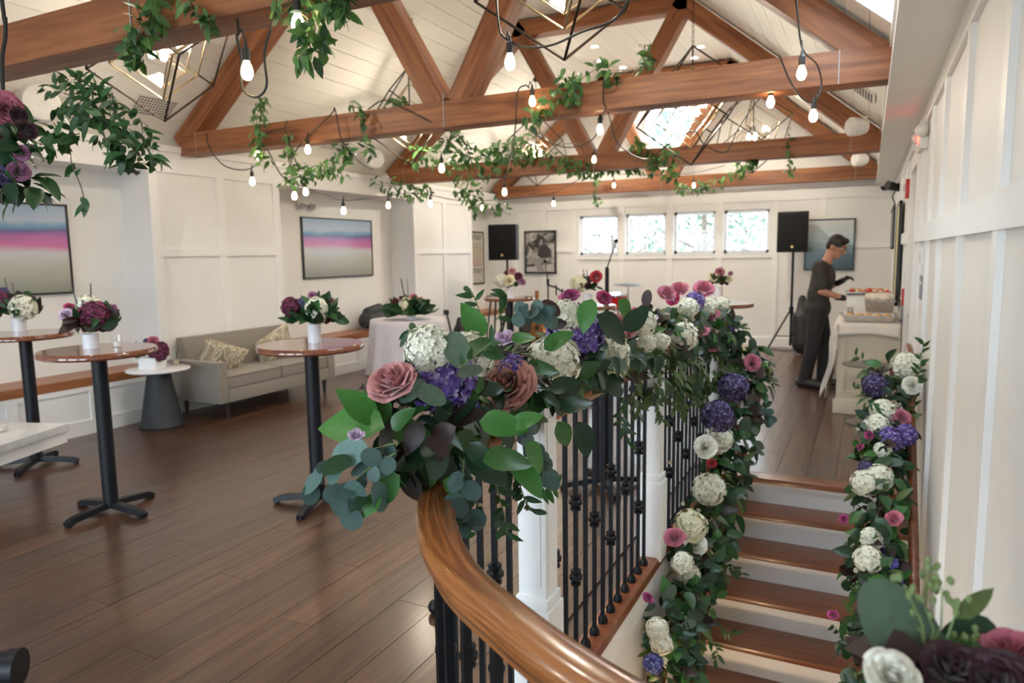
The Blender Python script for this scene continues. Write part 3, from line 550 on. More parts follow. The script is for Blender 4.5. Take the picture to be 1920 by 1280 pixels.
VINES = {
 't1ball': ([(-3.859, 2.45, 2.486), (-3.591, 2.4, 2.407), (-3.477, 2.4, 2.304), (-3.363, 2.4, 2.229), (-3.254, 2.4, 2.13), (-3.234, 2.4, 2.064)], 0.129, 150),
 'first': ([(-3.669, 2.42, 2.539), (-3.61, 2.42, 2.492), (-3.508, 2.42, 2.454), (-3.448, 2.4, 2.366)], 0.060, 26),
 'tail': ([(-3.892, 2.4, 2.33), (-3.782, 2.4, 2.211), (-3.766, 2.4, 2.1), (-3.713, 2.4, 2.001), (-3.689, 2.4, 1.917), (-3.694, 2.4, 1.848)], 0.028, 14),
 'side': ([(-4.005, 2.3, 2.298), (-3.857, 2.3, 2.204), (-3.778, 2.35, 2.231), (-3.677, 2.4, 2.256)], 0.072, 60),
 't1top': ([(-2.922, 2.34, 2.841), (-2.975, 2.33, 2.731), (-3.04, 2.33, 2.647), (-3.158, 2.33, 2.604), (-3.084, 2.35, 2.563)], 0.074, 80),
 't1mid': ([(-2.811, 2.33, 2.773), (-2.731, 2.33, 2.715), (-2.638, 2.33, 2.634), (-2.592, 2.33, 2.604)], 0.042, 26),
 't1right': ([(-2.204, 2.32, 2.69), (-2.096, 2.32, 2.59), (-2.017, 2.32, 2.516), (-2.049, 2.32, 2.449), (-1.996, 2.32, 2.411)], 0.086, 80),
 't1r2': ([(-2.109, 2.34, 2.68), (-1.948, 2.34, 2.592), (-1.868, 2.34, 2.59)], 0.064, 60),
 't2v1': ([(-5.197, 5.2, 3.102), (-5.185, 5.15, 2.946), (-5.197, 5.12, 2.747), (-5.236, 5.12, 2.602), (-5.14, 5.15, 2.475)], 0.081, 60),
 't2v2': ([(-4.81, 5.14, 2.764), (-4.848, 5.13, 2.55), (-4.891, 5.2, 2.414)], 0.059, 22),
 't2swag': ([(-5.19, 5.4, 2.35), (-4.845, 5.4, 2.406), (-4.547, 5.4, 2.461), (-4.331, 5.3, 2.579), (-4.457, 5.4, 2.357)], 0.101, 110),
 't2v3': ([(-4.169, 5.2, 2.924), (-4.014, 5.15, 2.877), (-3.978, 5.13, 2.712), (-3.983, 5.2, 2.54), (-4.005, 5.3, 2.461)], 0.047, 34),
 't2v4': ([(-3.781, 5.3, 2.924), (-3.612, 5.3, 2.929)], 0.037, 14),
 'mid1': ([(-6.438, 8.5, 2.643), (-5.923, 8.3, 2.562), (-5.506, 8.2, 2.425), (-5.331, 8.2, 2.557)], 0.133, 80),
 'mid2': ([(-3.428, 5.6, 2.663), (-3.469, 5.9, 2.586), (-3.524, 6.3, 2.536), (-3.472, 6.6, 2.619), (-3.258, 6.6, 2.655), (-3.021, 6.6, 2.715)], 0.135, 170),
 'mid3': ([(-5.167, 7.6, 2.794), (-4.799, 7.4, 2.809), (-4.381, 7.2, 2.635), (-4.103, 7.2, 2.437), (-4.265, 7.6, 2.165)], 0.140, 110),
 'mid4': ([(-4.49, 8.9, 2.168), (-4.654, 8.9, 2.284), (-4.964, 8.7, 2.359), (-4.953, 8.4, 2.516)], 0.117, 60),
 't2w': ([(-2.424, 5.25, 2.632), (-2.327, 5.14, 2.705), (-2.206, 5.12, 2.749), (-2.076, 5.12, 2.774), (-1.99, 5.12, 2.841), (-2.033, 5.12, 2.673)], 0.089, 70),
 't2x': ([(-2.173, 5.2, 2.956), (-2.023, 5.15, 2.851), (-1.921, 5.16, 2.917), (-1.789, 5.2, 2.967), (-1.684, 5.13, 2.826)], 0.063, 50),
 't2y': ([(-1.808, 6.4, 3.368), (-1.765, 6.2, 3.205), (-1.666, 5.6, 3.011)], 0.054, 40),
 't3a': ([(-4.788, 8.7, 2.674), (-4.347, 8.8, 2.867), (-3.952, 8.8, 2.908), (-3.573, 8.8, 2.745), (-3.224, 8.85, 2.659)], 0.127, 140),
 't3b': ([(-3.279, 9, 2.643), (-3.053, 9.2, 2.682), (-2.764, 9.2, 2.677), (-2.508, 9.3, 2.643)], 0.056, 50),
 't3c': ([(-2.68, 8.8, 2.976), (-2.475, 8.8, 2.799), (-2.34, 8.8, 2.63)], 0.092, 60),
 't3d': ([(-1.967, 7.6, 2.705), (-1.918, 7.8, 2.587), (-2.037, 8, 2.501), (-2.19, 9, 2.51)], 0.072, 44),
 't4a': ([(-2.914, 11.8, 2.667), (-2.652, 11.8, 2.61), (-2.356, 11.6, 2.621), (-2.114, 11.4, 2.633), (-1.846, 11.2, 2.758), (-1.408, 9.5, 2.736)], 0.097, 90),
 't4b': ([(-4.286, 11.9, 2.931), (-4.256, 11.95, 2.752), (-4.293, 12, 2.574), (-4.234, 12, 2.388)], 0.065, 30),
 't3e': ([(-0.868, 8.7, 2.96), (-0.841, 8.75, 2.849), (-0.864, 8.8, 2.71), (-0.826, 9, 2.55), (-0.911, 9, 2.495)], 0.055, 18),
 't4c': ([(-1.332, 9, 2.614), (-1.212, 9, 2.668), (-1.452, 9.4, 2.533)], 0.051, 26),
}
HANGCORD = [(-2.188, 1.212, 1.974), (-2.195, 1.219, 2.056), (-2.202, 1.231, 2.168), (-2.199, 1.247, 2.272), (-2.173, 1.264, 2.306), (-2.13, 1.286, 2.313)]
BIGLEAF = [
 ((-0.867, 1.153, 1.254), (-1.015, 1.115, 1.265), 'broad', 'bright'),
 ((-0.896, 1.161, 1.257), (-0.95, 1.123, 1.337), 'broad', 'bright'),
 ((-0.901, 1.191, 1.244), (-0.941, 1.216, 1.326), 'broad', 'bright'),
 ((-0.854, 1.159, 1.25), (-0.81, 1.164, 1.297), 'broad', 'bright'),
 ((-0.755, 1.28, 1.364), (-0.794, 1.304, 1.437), 'euc', 'grey'),
 ((-0.797, 1.166, 1.341), (-0.736, 1.171, 1.316), 'euc', 'grey'),
 ((-0.822, 1.242, 1.332), (-0.894, 1.236, 1.302), 'euc', 'grey'),
 ((-0.717, 1.299, 1.364), (-0.752, 1.258, 1.357), 'euc', 'grey'),
 ((-0.769, 1.194, 1.2), (-0.874, 1.172, 1.174), 'broad', 'deep'),
 ((-0.824, 1.13, 1.178), (-0.88, 1.08, 1.183), 'broad', 'blue'),
 ((-0.807, 1.116, 1.173), (-0.879, 1.104, 1.107), 'broad', 'bright'),
 ((-0.841, 1.094, 1.137), (-0.861, 1.056, 1.1), 'broad', 'bright'),
 ((-0.686, 1.233, 1.183), (-0.606, 1.307, 1.18), 'broad', 'bright'),
 ((-0.718, 1.283, 1.252), (-0.623, 1.307, 1.244), 'broad', 'bright'),
 ((-0.745, 1.26, 1.186), (-0.665, 1.325, 1.119), 'broad', 'deep'),
 ((-0.657, 1.312, 1.24), (-0.598, 1.323, 1.271), 'broad', 'bright'),
 ((-0.651, 1.365, 1.193), (-0.619, 1.405, 1.12), 'broad', 'bright'),
 ((-0.801, 1.187, 1.265), (-0.816, 1.149, 1.207), 'broad', 'maroon'),
 ((-0.85, 1.172, 1.253), (-0.911, 1.17, 1.213), 'broad', 'maroon'),
 ((-0.774, 1.164, 1.24), (-0.724, 1.162, 1.214), 'euc', 'maroon'),
 ((-0.737, 1.217, 1.254), (-0.806, 1.211, 1.209), 'broad', 'maroon'),
 ((-0.736, 1.268, 1.208), (-0.684, 1.265, 1.157), 'broad', 'deep'),
 ((-0.753, 1.51, 1.394), (-0.715, 1.565, 1.409), 'broad', 'bright'),
 ((-0.84, 1.523, 1.396), (-0.874, 1.495, 1.483), 'broad', 'bright'),
 ((-0.74, 1.403, 1.383), (-0.82, 1.399, 1.404), 'broad', 'bright'),
 ((-0.786, 1.808, 1.223), (-0.706, 1.829, 1.252), 'broad', 'deep'),
 ((-0.757, 1.814, 1.163), (-0.688, 1.887, 1.192), 'broad', 'deep'),
 ((-0.744, 1.926, 1.109), (-0.705, 1.91, 1.012), 'broad', 'deep'),
 ((-0.762, 1.808, 1.133), (-0.737, 1.843, 1.053), 'broad', 'bright'),
 ((-0.804, 1.814, 1.334), (-0.732, 1.835, 1.388), 'broad', 'bright'),
 ((-0.809, 2.27, 1.395), (-0.717, 2.337, 1.3), 'broad', 'deep'),
 ((-0.792, 2.174, 1.455), (-0.812, 2.128, 1.355), 'broad', 'bright'),
 ((-0.809, 2.501, 1.435), (-0.77, 2.543, 1.354), 'broad', 'bright'),
 ((-0.786, 2.496, 1.318), (-0.706, 2.526, 1.406), 'broad', 'deep'),
 ((-0.842, 2.23, 1.217), (-0.789, 2.297, 1.274), 'broad', 'deep'),
 ((-0.883, 2.122, 1.405), (-0.923, 2.086, 1.45), 'euc', 'maroon'),
 ((-0.912, 2.102, 1.363), (-0.878, 2.156, 1.385), 'euc', 'maroon'),
 ((-0.831, 2.932, 1.374), (-0.818, 2.925, 1.442), 'euc', 'maroon'),
 ((-0.801, 2.947, 1.374), (-0.869, 2.945, 1.361), 'euc', 'maroon'),
 ((-0.698, 1.391, 1.144), (-0.622, 1.396, 1.073), 'broad', 'bright'),
 ((-0.783, 1.234, 1.13), (-0.746, 1.28, 1.086), 'broad', 'bright'),
 ((-0.912, 1.069, 1.212), (-0.915, 1.044, 1.21), 'euc', 'blue'),
 ((-0.853, 1.078, 1.232), (-0.937, 1.066, 1.206), 'euc', 'blue'),
 ((-0.88, 1.062, 1.212), (-0.917, 1.019, 1.198), 'euc', 'deep'),
 ((-0.916, 1.018, 1.185), (-0.972, 1.019, 1.153), 'euc', 'blue'),
 ((-0.905, 1.048, 1.202), (-0.902, 1.023, 1.172), 'euc', 'blue'),
 ((-0.866, 1.042, 1.177), (-0.875, 1.061, 1.105), 'euc', 'blue'),
 ((-0.899, 1.034, 1.159), (-0.875, 1.018, 1.115), 'euc', 'blue'),
 ((-0.841, 1.075, 1.165), (-0.833, 1.104, 1.102), 'euc', 'blue'),
 ((-0.849, 1.067, 1.139), (-0.868, 1.033, 1.121), 'broad', 'deep'),
]
SPRAYS = [
 ([(-0.78, 1.297, 1.166), (-0.757, 1.301, 1.114), (-0.739, 1.302, 1.056), (-0.742, 1.293, 0.998)], 'green', 22, 860),
 ([(-0.762, 1.359, 1.146), (-0.728, 1.368, 1.085), (-0.709, 1.369, 1.02), (-0.702, 1.367, 0.978)], 'green', 22, 900),
 ([(-0.753, 1.42, 1.143), (-0.707, 1.434, 1.081), (-0.688, 1.437, 1.032), (-0.67, 1.442, 1.007)], 'green', 20, 930),
 ([(-0.753, 1.472, 1.116), (-0.693, 1.494, 1.058), (-0.647, 1.515, 1.045)], 'bright', 16, 950),
 ([(-0.745, 1.259, 1.174), (-0.744, 1.249, 1.096), (-0.729, 1.249, 1.04)], 'blue', 18, 870),
 ([(-0.722, 1.498, 1.192), (-0.685, 1.508, 1.128), (-0.671, 1.506, 1.064)], 'blue', 18, 980),
 ([(-0.814, 1.121, 1.236), (-0.865, 1.093, 1.221), (-0.92, 1.061, 1.191), (-0.966, 1.034, 1.155)], 'blue', 10, 745),
 ([(-0.806, 1.1, 1.221), (-0.851, 1.073, 1.191), (-0.887, 1.05, 1.15), (-0.894, 1.041, 1.109)], 'blue', 10, 740),
 ([(-0.914, 1.66, 1.428), (-0.935, 1.657, 1.485), (-0.949, 1.654, 1.513)], 'green', 8, 905),
 ([(-0.848, 1.352, 1.409), (-0.892, 1.333, 1.427), (-0.922, 1.319, 1.436)], 'green', 8, 830),
 ([(-0.737, 1.234, 1.372), (-0.695, 1.26, 1.409), (-0.676, 1.271, 1.425)], 'green', 8, 860),
 ([(-0.889, 1.785, 1.433), (-0.835, 1.813, 1.439), (-0.788, 1.835, 1.423)], 'blue', 16, 960),
 ([(-0.928, 1.764, 1.418), (-0.903, 1.782, 1.463), (-0.912, 1.783, 1.5)], 'green', 8, 930),
 ([(-0.866, 2.754, 1.027), (-0.872, 2.737, 0.919), (-0.839, 2.742, 0.832)], 'green', 14, 1170),
 ([(-0.84, 2.892, 1.118), (-0.856, 2.869, 1.006), (-0.833, 2.87, 0.928)], 'olive', 20, 1200),
 ([(-0.912, 3.519, 1.02), (-0.93, 3.49, 0.873), (-0.889, 3.494, 0.751)], 'olive', 24, 1240),
 ([(-0.906, 3.963, 0.953), (-0.886, 3.952, 0.804), (-0.908, 3.925, 0.686)], 'olive', 24, 1280),
 ([(-0.858, 4.318, 0.903), (-0.851, 4.297, 0.727), (-0.817, 4.299, 0.614)], 'olive', 24, 1320),
 ([(-0.928, 3.743, 1.072), (-0.882, 3.742, 0.901), (-0.897, 3.716, 0.76)], 'olive', 24, 1255),
 ([(-0.897, 4.196, 0.983), (-0.876, 4.185, 0.826), (-0.885, 4.164, 0.701)], 'olive', 24, 1300),
 ([(-0.632, 5.092, 0.8), (-0.581, 5.112, 0.763), (-0.545, 5.12, 0.689)], 'olive', 8, 1425),
 ([(-0.671, 5.038, 0.545), (-0.586, 5.072, 0.489), (-0.551, 5.082, 0.434)], 'blue', 14, 1410),
 ([(-0.735, 4.115, -0.207), (-0.635, 4.159, -0.256), (-0.585, 4.179, -0.288)], 'green', 12, 1340),
 ([(-0.696, 3.771, -0.397), (-0.615, 3.803, -0.456), (-0.574, 3.82, -0.486)], 'green', 12, 1330),
 ([(-0.692, 3.759, -0.499), (-0.649, 3.771, -0.572), (-0.66, 3.757, -0.63)], 'green', 12, 1330),
 ([(0.112, 5.566, 0.734), (0.008, 5.527, 0.829), (-0.051, 5.503, 0.867)], 'green', 8, 1650),
 ([(0.084, 5.534, 0.604), (-0.001, 5.495, 0.624), (-0.052, 5.472, 0.644)], 'green', 8, 1640),
 ([(0.28, 4.539, 0.845), (0.292, 4.561, 0.964), (0.303, 4.583, 1.082)], 'green', 20, 1720),
 ([(0.004, 4.08, 0.138), (-0.012, 3.997, -0.413), (-0.09, 3.963, -0.384)], 'green', 8, 1605),
 ([(0.23, 4.667, 0.308), (0.269, 4.652, 0.058), (0.294, 4.626, -0.224)], 'olive', 20, 1690),
]
# ================================================================ CEILING FIXTURES
BULBG = emis('bulb_glow', (1.0, .72, .40), 14); SOCK = M('bulb_socket', (.02, .018, .017), .5); CABLE = M('black_cable', (.012, .012, .012), .45)
BRASS = M('aged_brass', (.42, .33, .2), .3, metal=1, var=.3, scale=3); DARKM = M('dark_bronze', (.05, .04, .032), .35, metal=1, var=.2)
def lamp(name, loc, power, col=(1, .78, .52), r=.06, parent=None):
    l = bpy.data.lights.new(name, 'POINT'); l.energy = power; l.color = col; l.shadow_soft_size = r
    o = bpy.data.objects.new(name, l); COL.objects.link(o); o.location = loc
    if parent is not None: o.parent = parent; KIDS.setdefault(parent.name, []).append(o)
    return o
def vcube(a):        # cube standing on one corner, tip at the origin
    h = a/math.sqrt(3); r = a*math.sqrt(2/3); v = [Vector((0, 0, 0)), Vector((0, 0, 3*h))]
    lo = [Vector((r*math.cos(R(120*i)), r*math.sin(R(120*i)), h)) for i in range(3)]; hi = [Vector((r*math.cos(R(120*i+60)), r*math.sin(R(120*i+60)), 2*h)) for i in range(3)]
    E_ = [(v[0], q) for q in lo]+[(v[1], q) for q in hi]+[(lo[i], hi[i]) for i in range(3)]+[(lo[(i+1) % 3], hi[i]) for i in range(3)]
    F_ = [(v[0], lo[i], hi[i], lo[(i+1) % 3]) for i in range(3)]+[(v[1], hi[i], lo[(i+1) % 3], hi[(i+1) % 3]) for i in range(3)]
    return E_, F_
def cage(a, z, r): 
    mb = MB()
    for p, q in vcube(a)[0]: mb.cyl(p+Vector((0, 0, z)), q+Vector((0, 0, z)), r, n=6)
    return mb
BULB = MB().lathe([(.004, -.05), (.016, -.045), (.024, -.03), (.026, -.015), (.022, .005), (.014, .022), (.013, .03)], n=10).mesh('bulb', BULBG, True)
PGLOW = emis('pendant_bulb_glow', (1.0, .80, .52), 30)
PBULB = MB().lathe([(.004, -.05), (.02, -.042), (.028, -.02), (.024, .005), (.014, .025), (.013, .035)], n=10).mesh('bulb', PGLOW, True)
def pendant(loc, rz, zc):
    t = thing('cage_pendant', 'x', 'pendant light', loc, rz, 'geometric cage pendants')
    cage(.64, 0, .008).build('outer_cage', DARKM, t, True); cage(.44, .16, .007).build('middle_cage', BRASS, t, True)
    g = cage(.29, .24, .005).build('inner_frame', BRASS, t, True)
    for q in vcube(.275)[1]: MB().prism([p+Vector((0, 0, .255)) for p in q], (0, 0, .002)).build('glass_pane', GLASS, g)
    st_ = MB().cyl((0, 0, .60), (0, 0, 1.10), .008, n=8); st_.build('stem', DARKM, t, True)
    for i in range(3):
        a = R(120*i+20); p = (.055*math.cos(a), .055*math.sin(a)); b = link('bulb', PBULB, t, (p[0], p[1], .50)); MB().cyl((p[0], p[1], .53), (p[0]*.5, p[1]*.5, .62), .012, n=8).build('socket', DARKM, t, True)
    h = zc-loc[2]; n = int((h-1.10)/.045); ch = MB()
    for i in range(n):
        z = 1.10+.045*i; a = R(90*(i % 2)); c, s = math.cos(a)*.011, math.sin(a)*.011
        ch.tube([(c*k, s*k, z+dz) for k, dz in ((1, .012), (1, .038), (0, .05), (-1, .038), (-1, .012), (0, 0), (1, .012))], .0032, 4)
    ch.build('chain', DARKM, t); MB().lathe([(.012, h-.05), (.06, h-.02), (.065, h+.02)], n=16).build('canopy', DARKM, t, True)
    lamp('pendant_glow', (0, 0, .45), 24 if loc[1] < 9 else 52, (1, .89, .72), .06, t)
    return t
PL = ['cage pendant with glass-walled bulbs beside the vine ball on the first truss', 'cage pendant hanging over the sofa side between the middle trusses', 'cage pendant on the left row closest to the gable wall',
      'cage pendant with a black light cable looped in front of it', 'cage pendant on a chain before the round gable window', 'cage pendant on the right row closest to the gable wall']
base = None
for i, (x, y, z) in enumerate(((-4.80, 3.8, 2.64), (-4.82, 7.1, 2.655), (-4.75, 10.5, 2.685), (-1.545, 3.8, 2.665), (-1.57, 7.1, 2.44), (-1.48, 10.5, 2.676))):
    zc = ZA+.82*(min(x, mir(x))-XA)-.01
    t = pendant((x, y, z), R((-25, -20, 0, -52, -40, -70)[i]), zc); t['label'] = PL[i]
# recessed downlights in the flat boards
RGLOW = emis('downlight_glow', (1.0, .93, .82), 9)
def downlight(p):
    t = thing('recessed_light', 'round white recessed downlight added for light in the flat ceiling boards', 'ceiling light', p, 0, 'recessed ceiling lights')
    MB().lathe([(.055, -.002), (.085, -.008), (.09, 0), (.09, .01)], n=24, cap=False).build('trim_ring', WPLA, t, True); MB().lathe([(.001, -.001), (.06, -.001)], n=24, cap=False).build('lens', RGLOW, t)
    l = bpy.data.lights.new('downlight', 'SPOT'); l.energy = 48; l.color = (1, .92, .78); l.spot_size = R(120); l.spot_blend = .7; l.shadow_soft_size = .06
    o = bpy.data.objects.new('downlight', l); COL.objects.link(o); o.parent = t; o.location = (0, 0, -.02); return t
for p, lb in zip(RECESSED, ('recessed downlight in the flat ceiling seen through the front right cage pendant', 'recessed downlight in the flat ceiling next to the smoke detector', 'recessed downlight in the flat ceiling behind the chain-hung cage pendant')): downlight((p[0], p[1], 4.698))['label'] = lb
for x in (-4.0, -2.4):
    for y in (.6, 3.2, 6.0, 11.4): downlight((x, y, 4.698))  # extra downlights, mostly out of view, added to light the hall
sm = thing('smoke_detector', 'small round smoke detector on the flat ceiling boards', 'smoke detector', (SMOKE[0], SMOKE[1], 4.70)); MB().lathe([(.03, -.035), (.05, -.03), (.06, -.005), (.06, 0)], n=20).build('housing', WPLA, sm, True)
MB().lathe([(.012, -.04), (.016, -.034)], n=12).build('sensor', BLKPLA, sm)
# string lights
SL_ = {'near': 'black bulb cable looping down under the nearest truss', 'pend': 'black bulb cable sagging before the right front cage pendant', 't2a': 'long black bulb cable swagged along the left piers to the gable wall', 't2b': 'black bulb cable wrapped on the left end of the second truss',
       't2c': 'black bulb cable looped over the middle of the second truss', 't2d': 'black bulb cable dropping from the second truss to the third', 't2e': 'black bulb cable looping past the round window', 't2f': 'black bulb cable dangling at the right end of the second truss'}
SOC = MB().lathe([(.013, .028), (.017, .03), (.018, .075), (.010, .085), (.006, .11)], n=10).mesh('socket', SOCK, True)
for k, (ps, bs) in STRANDS.items():
    sp_ = spline(ps, 6); o = thing('string_light', SL_[k], 'string light', ps[0], 0, 'string light cables'); O_ = Vector(ps[0])
    MB(O_).tube(sp_, .0055, 6).build('cable', CABLE, o, True)
    for b in bs:
        B = Vector(b); q = min(sp_, key=lambda s: (Vector((s.x, s.y*.6, 0))-Vector((B.x, B.y*.6, 0))).length+max(0, B.z+.1-s.z)*2)
        lk = MB(O_).tube([q, (q+B)/2+Vector((0, 0, .09)), B+Vector((0, 0, .11))], .004, 5); lk.build('lead', CABLE, o, True)
        s_ = link('socket', SOC, o, B-O_); link('bulb', BULB, s_)
        lamp('string_bulb_glow', B-O_+Vector((0, 0, -.02)), .55, (1, .68, .36), .03, o)
dg = MB(Vector(STRANDS['t2f'][0][6])); e_ = Vector(STRANDS['t2f'][0][5]); dg.off = Vector(e_); dg.tube([e_, e_+Vector((0, 0, -.03))], .005, 6)
# white corner loudspeakers on the ledges
WSP = M('speaker_white', (.72, .71, .68), .5, var=.04)
def wspk(loc, rz, lab, sc=1):
    t = thing('corner_speaker', lab, 'loudspeaker', loc, rz, 'white corner speakers'); t.scale = (sc,)*3
    M_ = Matrix.Rotation(R(90), 4, 'Y')
    b = MB(); b.lathe([(.06, -.17), (.11, -.15), (.14, -.05), (.155, .08), (.15, .12), (.13, .14)], n=20); b.v = [tuple(M_ @ Vector(v)) for v in b.v]; b.build('cabinet', WSP, t, True)
    g = MB(); g.lathe([(.001, .142), (.128, .142), (.128, .146), (.001, .146)], n=20, cap=False); g.v = [tuple(M_ @ Vector(v)) for v in g.v]; g.build('grille', M('grille_white', (.6, .59, .57), .7, bump=.5, bscale=300), t)
    MB().tube([(-.1, 0, .1), (-.16, 0, .16), (-.2, 0, .16)], .012, 6).build('bracket', WPLA, t, True)
wspk((-6.05, 3.60, 2.85), R(-15), 'large white speaker on the left ledge by the nearest bench'); wspk((-6.05, 8.0, 2.90), R(-40), 'white speaker on the left ledge beyond the sofa', .85)
wspk((-.15, 8.3, 2.85), R(215), 'white speaker hanging by the right soffit near the third truss', .62); wspk((-.15, 11.4, 2.86), R(215), 'white speaker in the far right corner under the roof', .62)
VENTB = M('vent_dark', (.04, .04, .04), .8)
def vent(x, y, s):
    xx = x if s < 0 else mir(x); z = ZA+.82*(x-XA)-.004
    t = thing('air_vent', ('perforated white vent in the left roof slope near the first pendant', 'perforated white vent in the left roof slope over the picture', 'perforated white vent in the right roof slope')[VN[0]], 'vent', (xx, y, z)); VN[0] += 1
    t.rotation_euler = (0, -s*-math.atan(.82)*1 if s < 0 else math.atan(.82), 0)
    MB().box((-.12, -.22, -.012), (.12, .22, 0)).build('plate', WPLA, t)
    me = MB().box((-.009, -.009, -.0135), (.009, .009, -.0115)).mesh('slot', VENTB)
    for i in range(7):
        for j in range(13): link('slot', me, t, (-.093+.031*i, -.19+.0317*j, 0))
VN = [0]
vent(-6.27, 4.85, -1); vent(-6.27, 7.5, -1); vent(-6.3, 7.6, 1)
# ================================================================ FURNITURE
def cocktail(loc, lab, rz=0, h=1.056, r=.335):
    t = thing('cocktail_table', lab, 'table', loc, rz, 'tall round cocktail tables')
    MB().lathe([(.001, h-.04), (r-.012, h-.04), (r, h-.03), (r, h-.012), (r-.008, h), (.001, h)], n=48, cap=False).build('table_top', TABLEW, t, True)
    MB().lathe([(.045, .05), (.045, h-.05), (.10, h-.045), (.10, h-.04)], n=20).build('column', BLACK, t, True)
    for i in range(4):
        a = R(90*i+10); d = Vector((math.cos(a), math.sin(a), 0)); b = MB()
        b.sweep([Vector((0, 0, .06)), d*.1+Vector((0, 0, .055)), d*.26+Vector((0, 0, .04)), d*.30+Vector((0, 0, .02))], [(-.028, -.022), (-.022, .012), (.022, .012), (.028, -.022)])
        ft = b.build('foot', BLACK, t, True); MB().cyl(d*.285, d*.285+Vector((0, 0, .03)), .018, n=10).build('glide', BLKPLA, ft)
    return t
cocktail((-4.28, 2.79, 0), 'tall round table with the burgundy hydrangea vase and a votive glass', R(-8))
cocktail((-3.16, 3.46, 0), 'tall round table in front of the sofa with a full white vase', R(10))
cocktail((-5.82, 3.22, 0), 'tall round table by the bench, partly behind the low marble table', R(25))
cocktail((-4.12, 8.22, 0), 'tall round table beside the loudspeaker pole on the band side', R(20)); cocktail((-2.70, 7.19, 0), 'tall round table carrying a red rose vase in front of the drums', R(40))
cocktail((-1.58, 4.54, 0), 'tall round table standing just behind the black balusters', R(28)); cocktail((-1.38, 7.8, 0), 'tall round table behind the garland corner with a small vase', R(5))
# low marble table at the left edge
MARB = M('pale_marble', (.62, .63, .65), .3, var=.10, scale=14)
lt = thing('coffee_table', 'low white table with a pale marble top and a candle glass', 'table', (-5.24, 2.62, 0), R(20))
MB().box((-.30, -1.0, .395), (.30, .35, .45)).build('table_top', MARB, lt, True, .006); MB().box((-.285, -.985, .315), (.285, .335, .395)).build('apron', TRIM, lt)
for x in (-.26, .26):
    for y in (-.95, -.55): MB().box((x-.025, y-.025, 0), (x+.025, y+.025, .315)).build('leg', TRIM, lt)
# side table
sd = thing('side_table', 'white round side table on a black conical base beside the sofa', 'side table', (-6.06, 4.53, 0))
MB().lathe([(.001, .545), (.27, .545), (.285, .555), (.285, .565), (.27, .57), (.001, .57)], n=40, cap=False).build('table_top', WHITE, sd, True)
MB().lathe([(.20, 0), (.205, .02), (.19, .04), (.10, .545)], n=36).build('base', M('charcoal_base', (.018, .022, .028), .55), sd, True)
# sofa
FAB = M('sofa_fabric', (.25, .22, .19), .85, var=.14, scale=260, bump=.35, bscale=500, sheen=.2); PIPE = M('sofa_piping', (.25, .225, .205), .85)
sf = thing('sofa', 'grey fabric two-seat sofa with low square arms and dark legs', 'sofa', (-6.03, 5.75, 0))
def cush(name, a, b, mat, par, bv=.02): return MB().box(a, b).build(name, mat, par, True, bv)
cush('base_frame', (-.36, -.74, .17), (.36, .74, .30), FAB, sf, .012)
for s in (-1, 1): cush('arm', (-.38, s*.80-.055, .17), (.36, s*.80+.055, .585), FAB, sf, .016)
for s in (-1, 1):
    c = cush('seat_cushion', (-.22, min(s*.005, s*.74), .30), (.35, max(s*.005, s*.74), .44), FAB, sf, .03)
    yy = [min(s*.03, s*.72), max(s*.03, s*.72)]
    for z in (.325, .425): MB().tube([(.352, yy[0], z), (.352, yy[1], z)], .004, 5).build('piping', PIPE, c)
bk = MB().prism([(-.22, -.75, .30), (-.14, -.75, .30), (-.26, -.75, .80), (-.36, -.75, .80), (-.40, -.75, .30)], (0, 1.5, 0)); bk.build('backrest', FAB, sf, True, .02)
LEGM = M('dark_leg', (.02, .014, .011), .4)
for x in (-.30, .30):
    for y in (-.72, .72): MB().cyl((x, y, .17), (x, y, 0), .026, .014).build('leg', LEGM, sf, True)
PAI, t_, b_ = base_mat('paisley'); L = t_.links.new
tc_ = t_.nodes.new('ShaderNodeTexCoord'); wv = N(t_, 'ShaderNodeTexNoise', Scale=5.5, Detail=0, Distortion=1.6); L(tc_.outputs['Object'], wv.inputs['Vector'])
cr = t_.nodes.new('ShaderNodeValToRGB'); cr.color_ramp.interpolation = 'CONSTANT'; e = cr.color_ramp.elements; e[0].color = (.30, .26, .19, 1); e[1].position = .40; e[1].color = (.66, .58, .45, 1)
q = e.new(.45); q.color = (.25, .21, .15, 1); q = e.new(.52); q.color = (.66, .60, .48, 1); q = e.new(.56); q.color = (.33, .29, .21, 1); q = e.new(.63); q.color = (.64, .57, .44, 1); q = e.new(.67); q.color = (.27, .23, .17, 1); L(wv.outputs[0], cr.inputs[0]); L(cr.outputs[0], b_.inputs['Base Color']); b_.inputs['Roughness'].default_value = .8
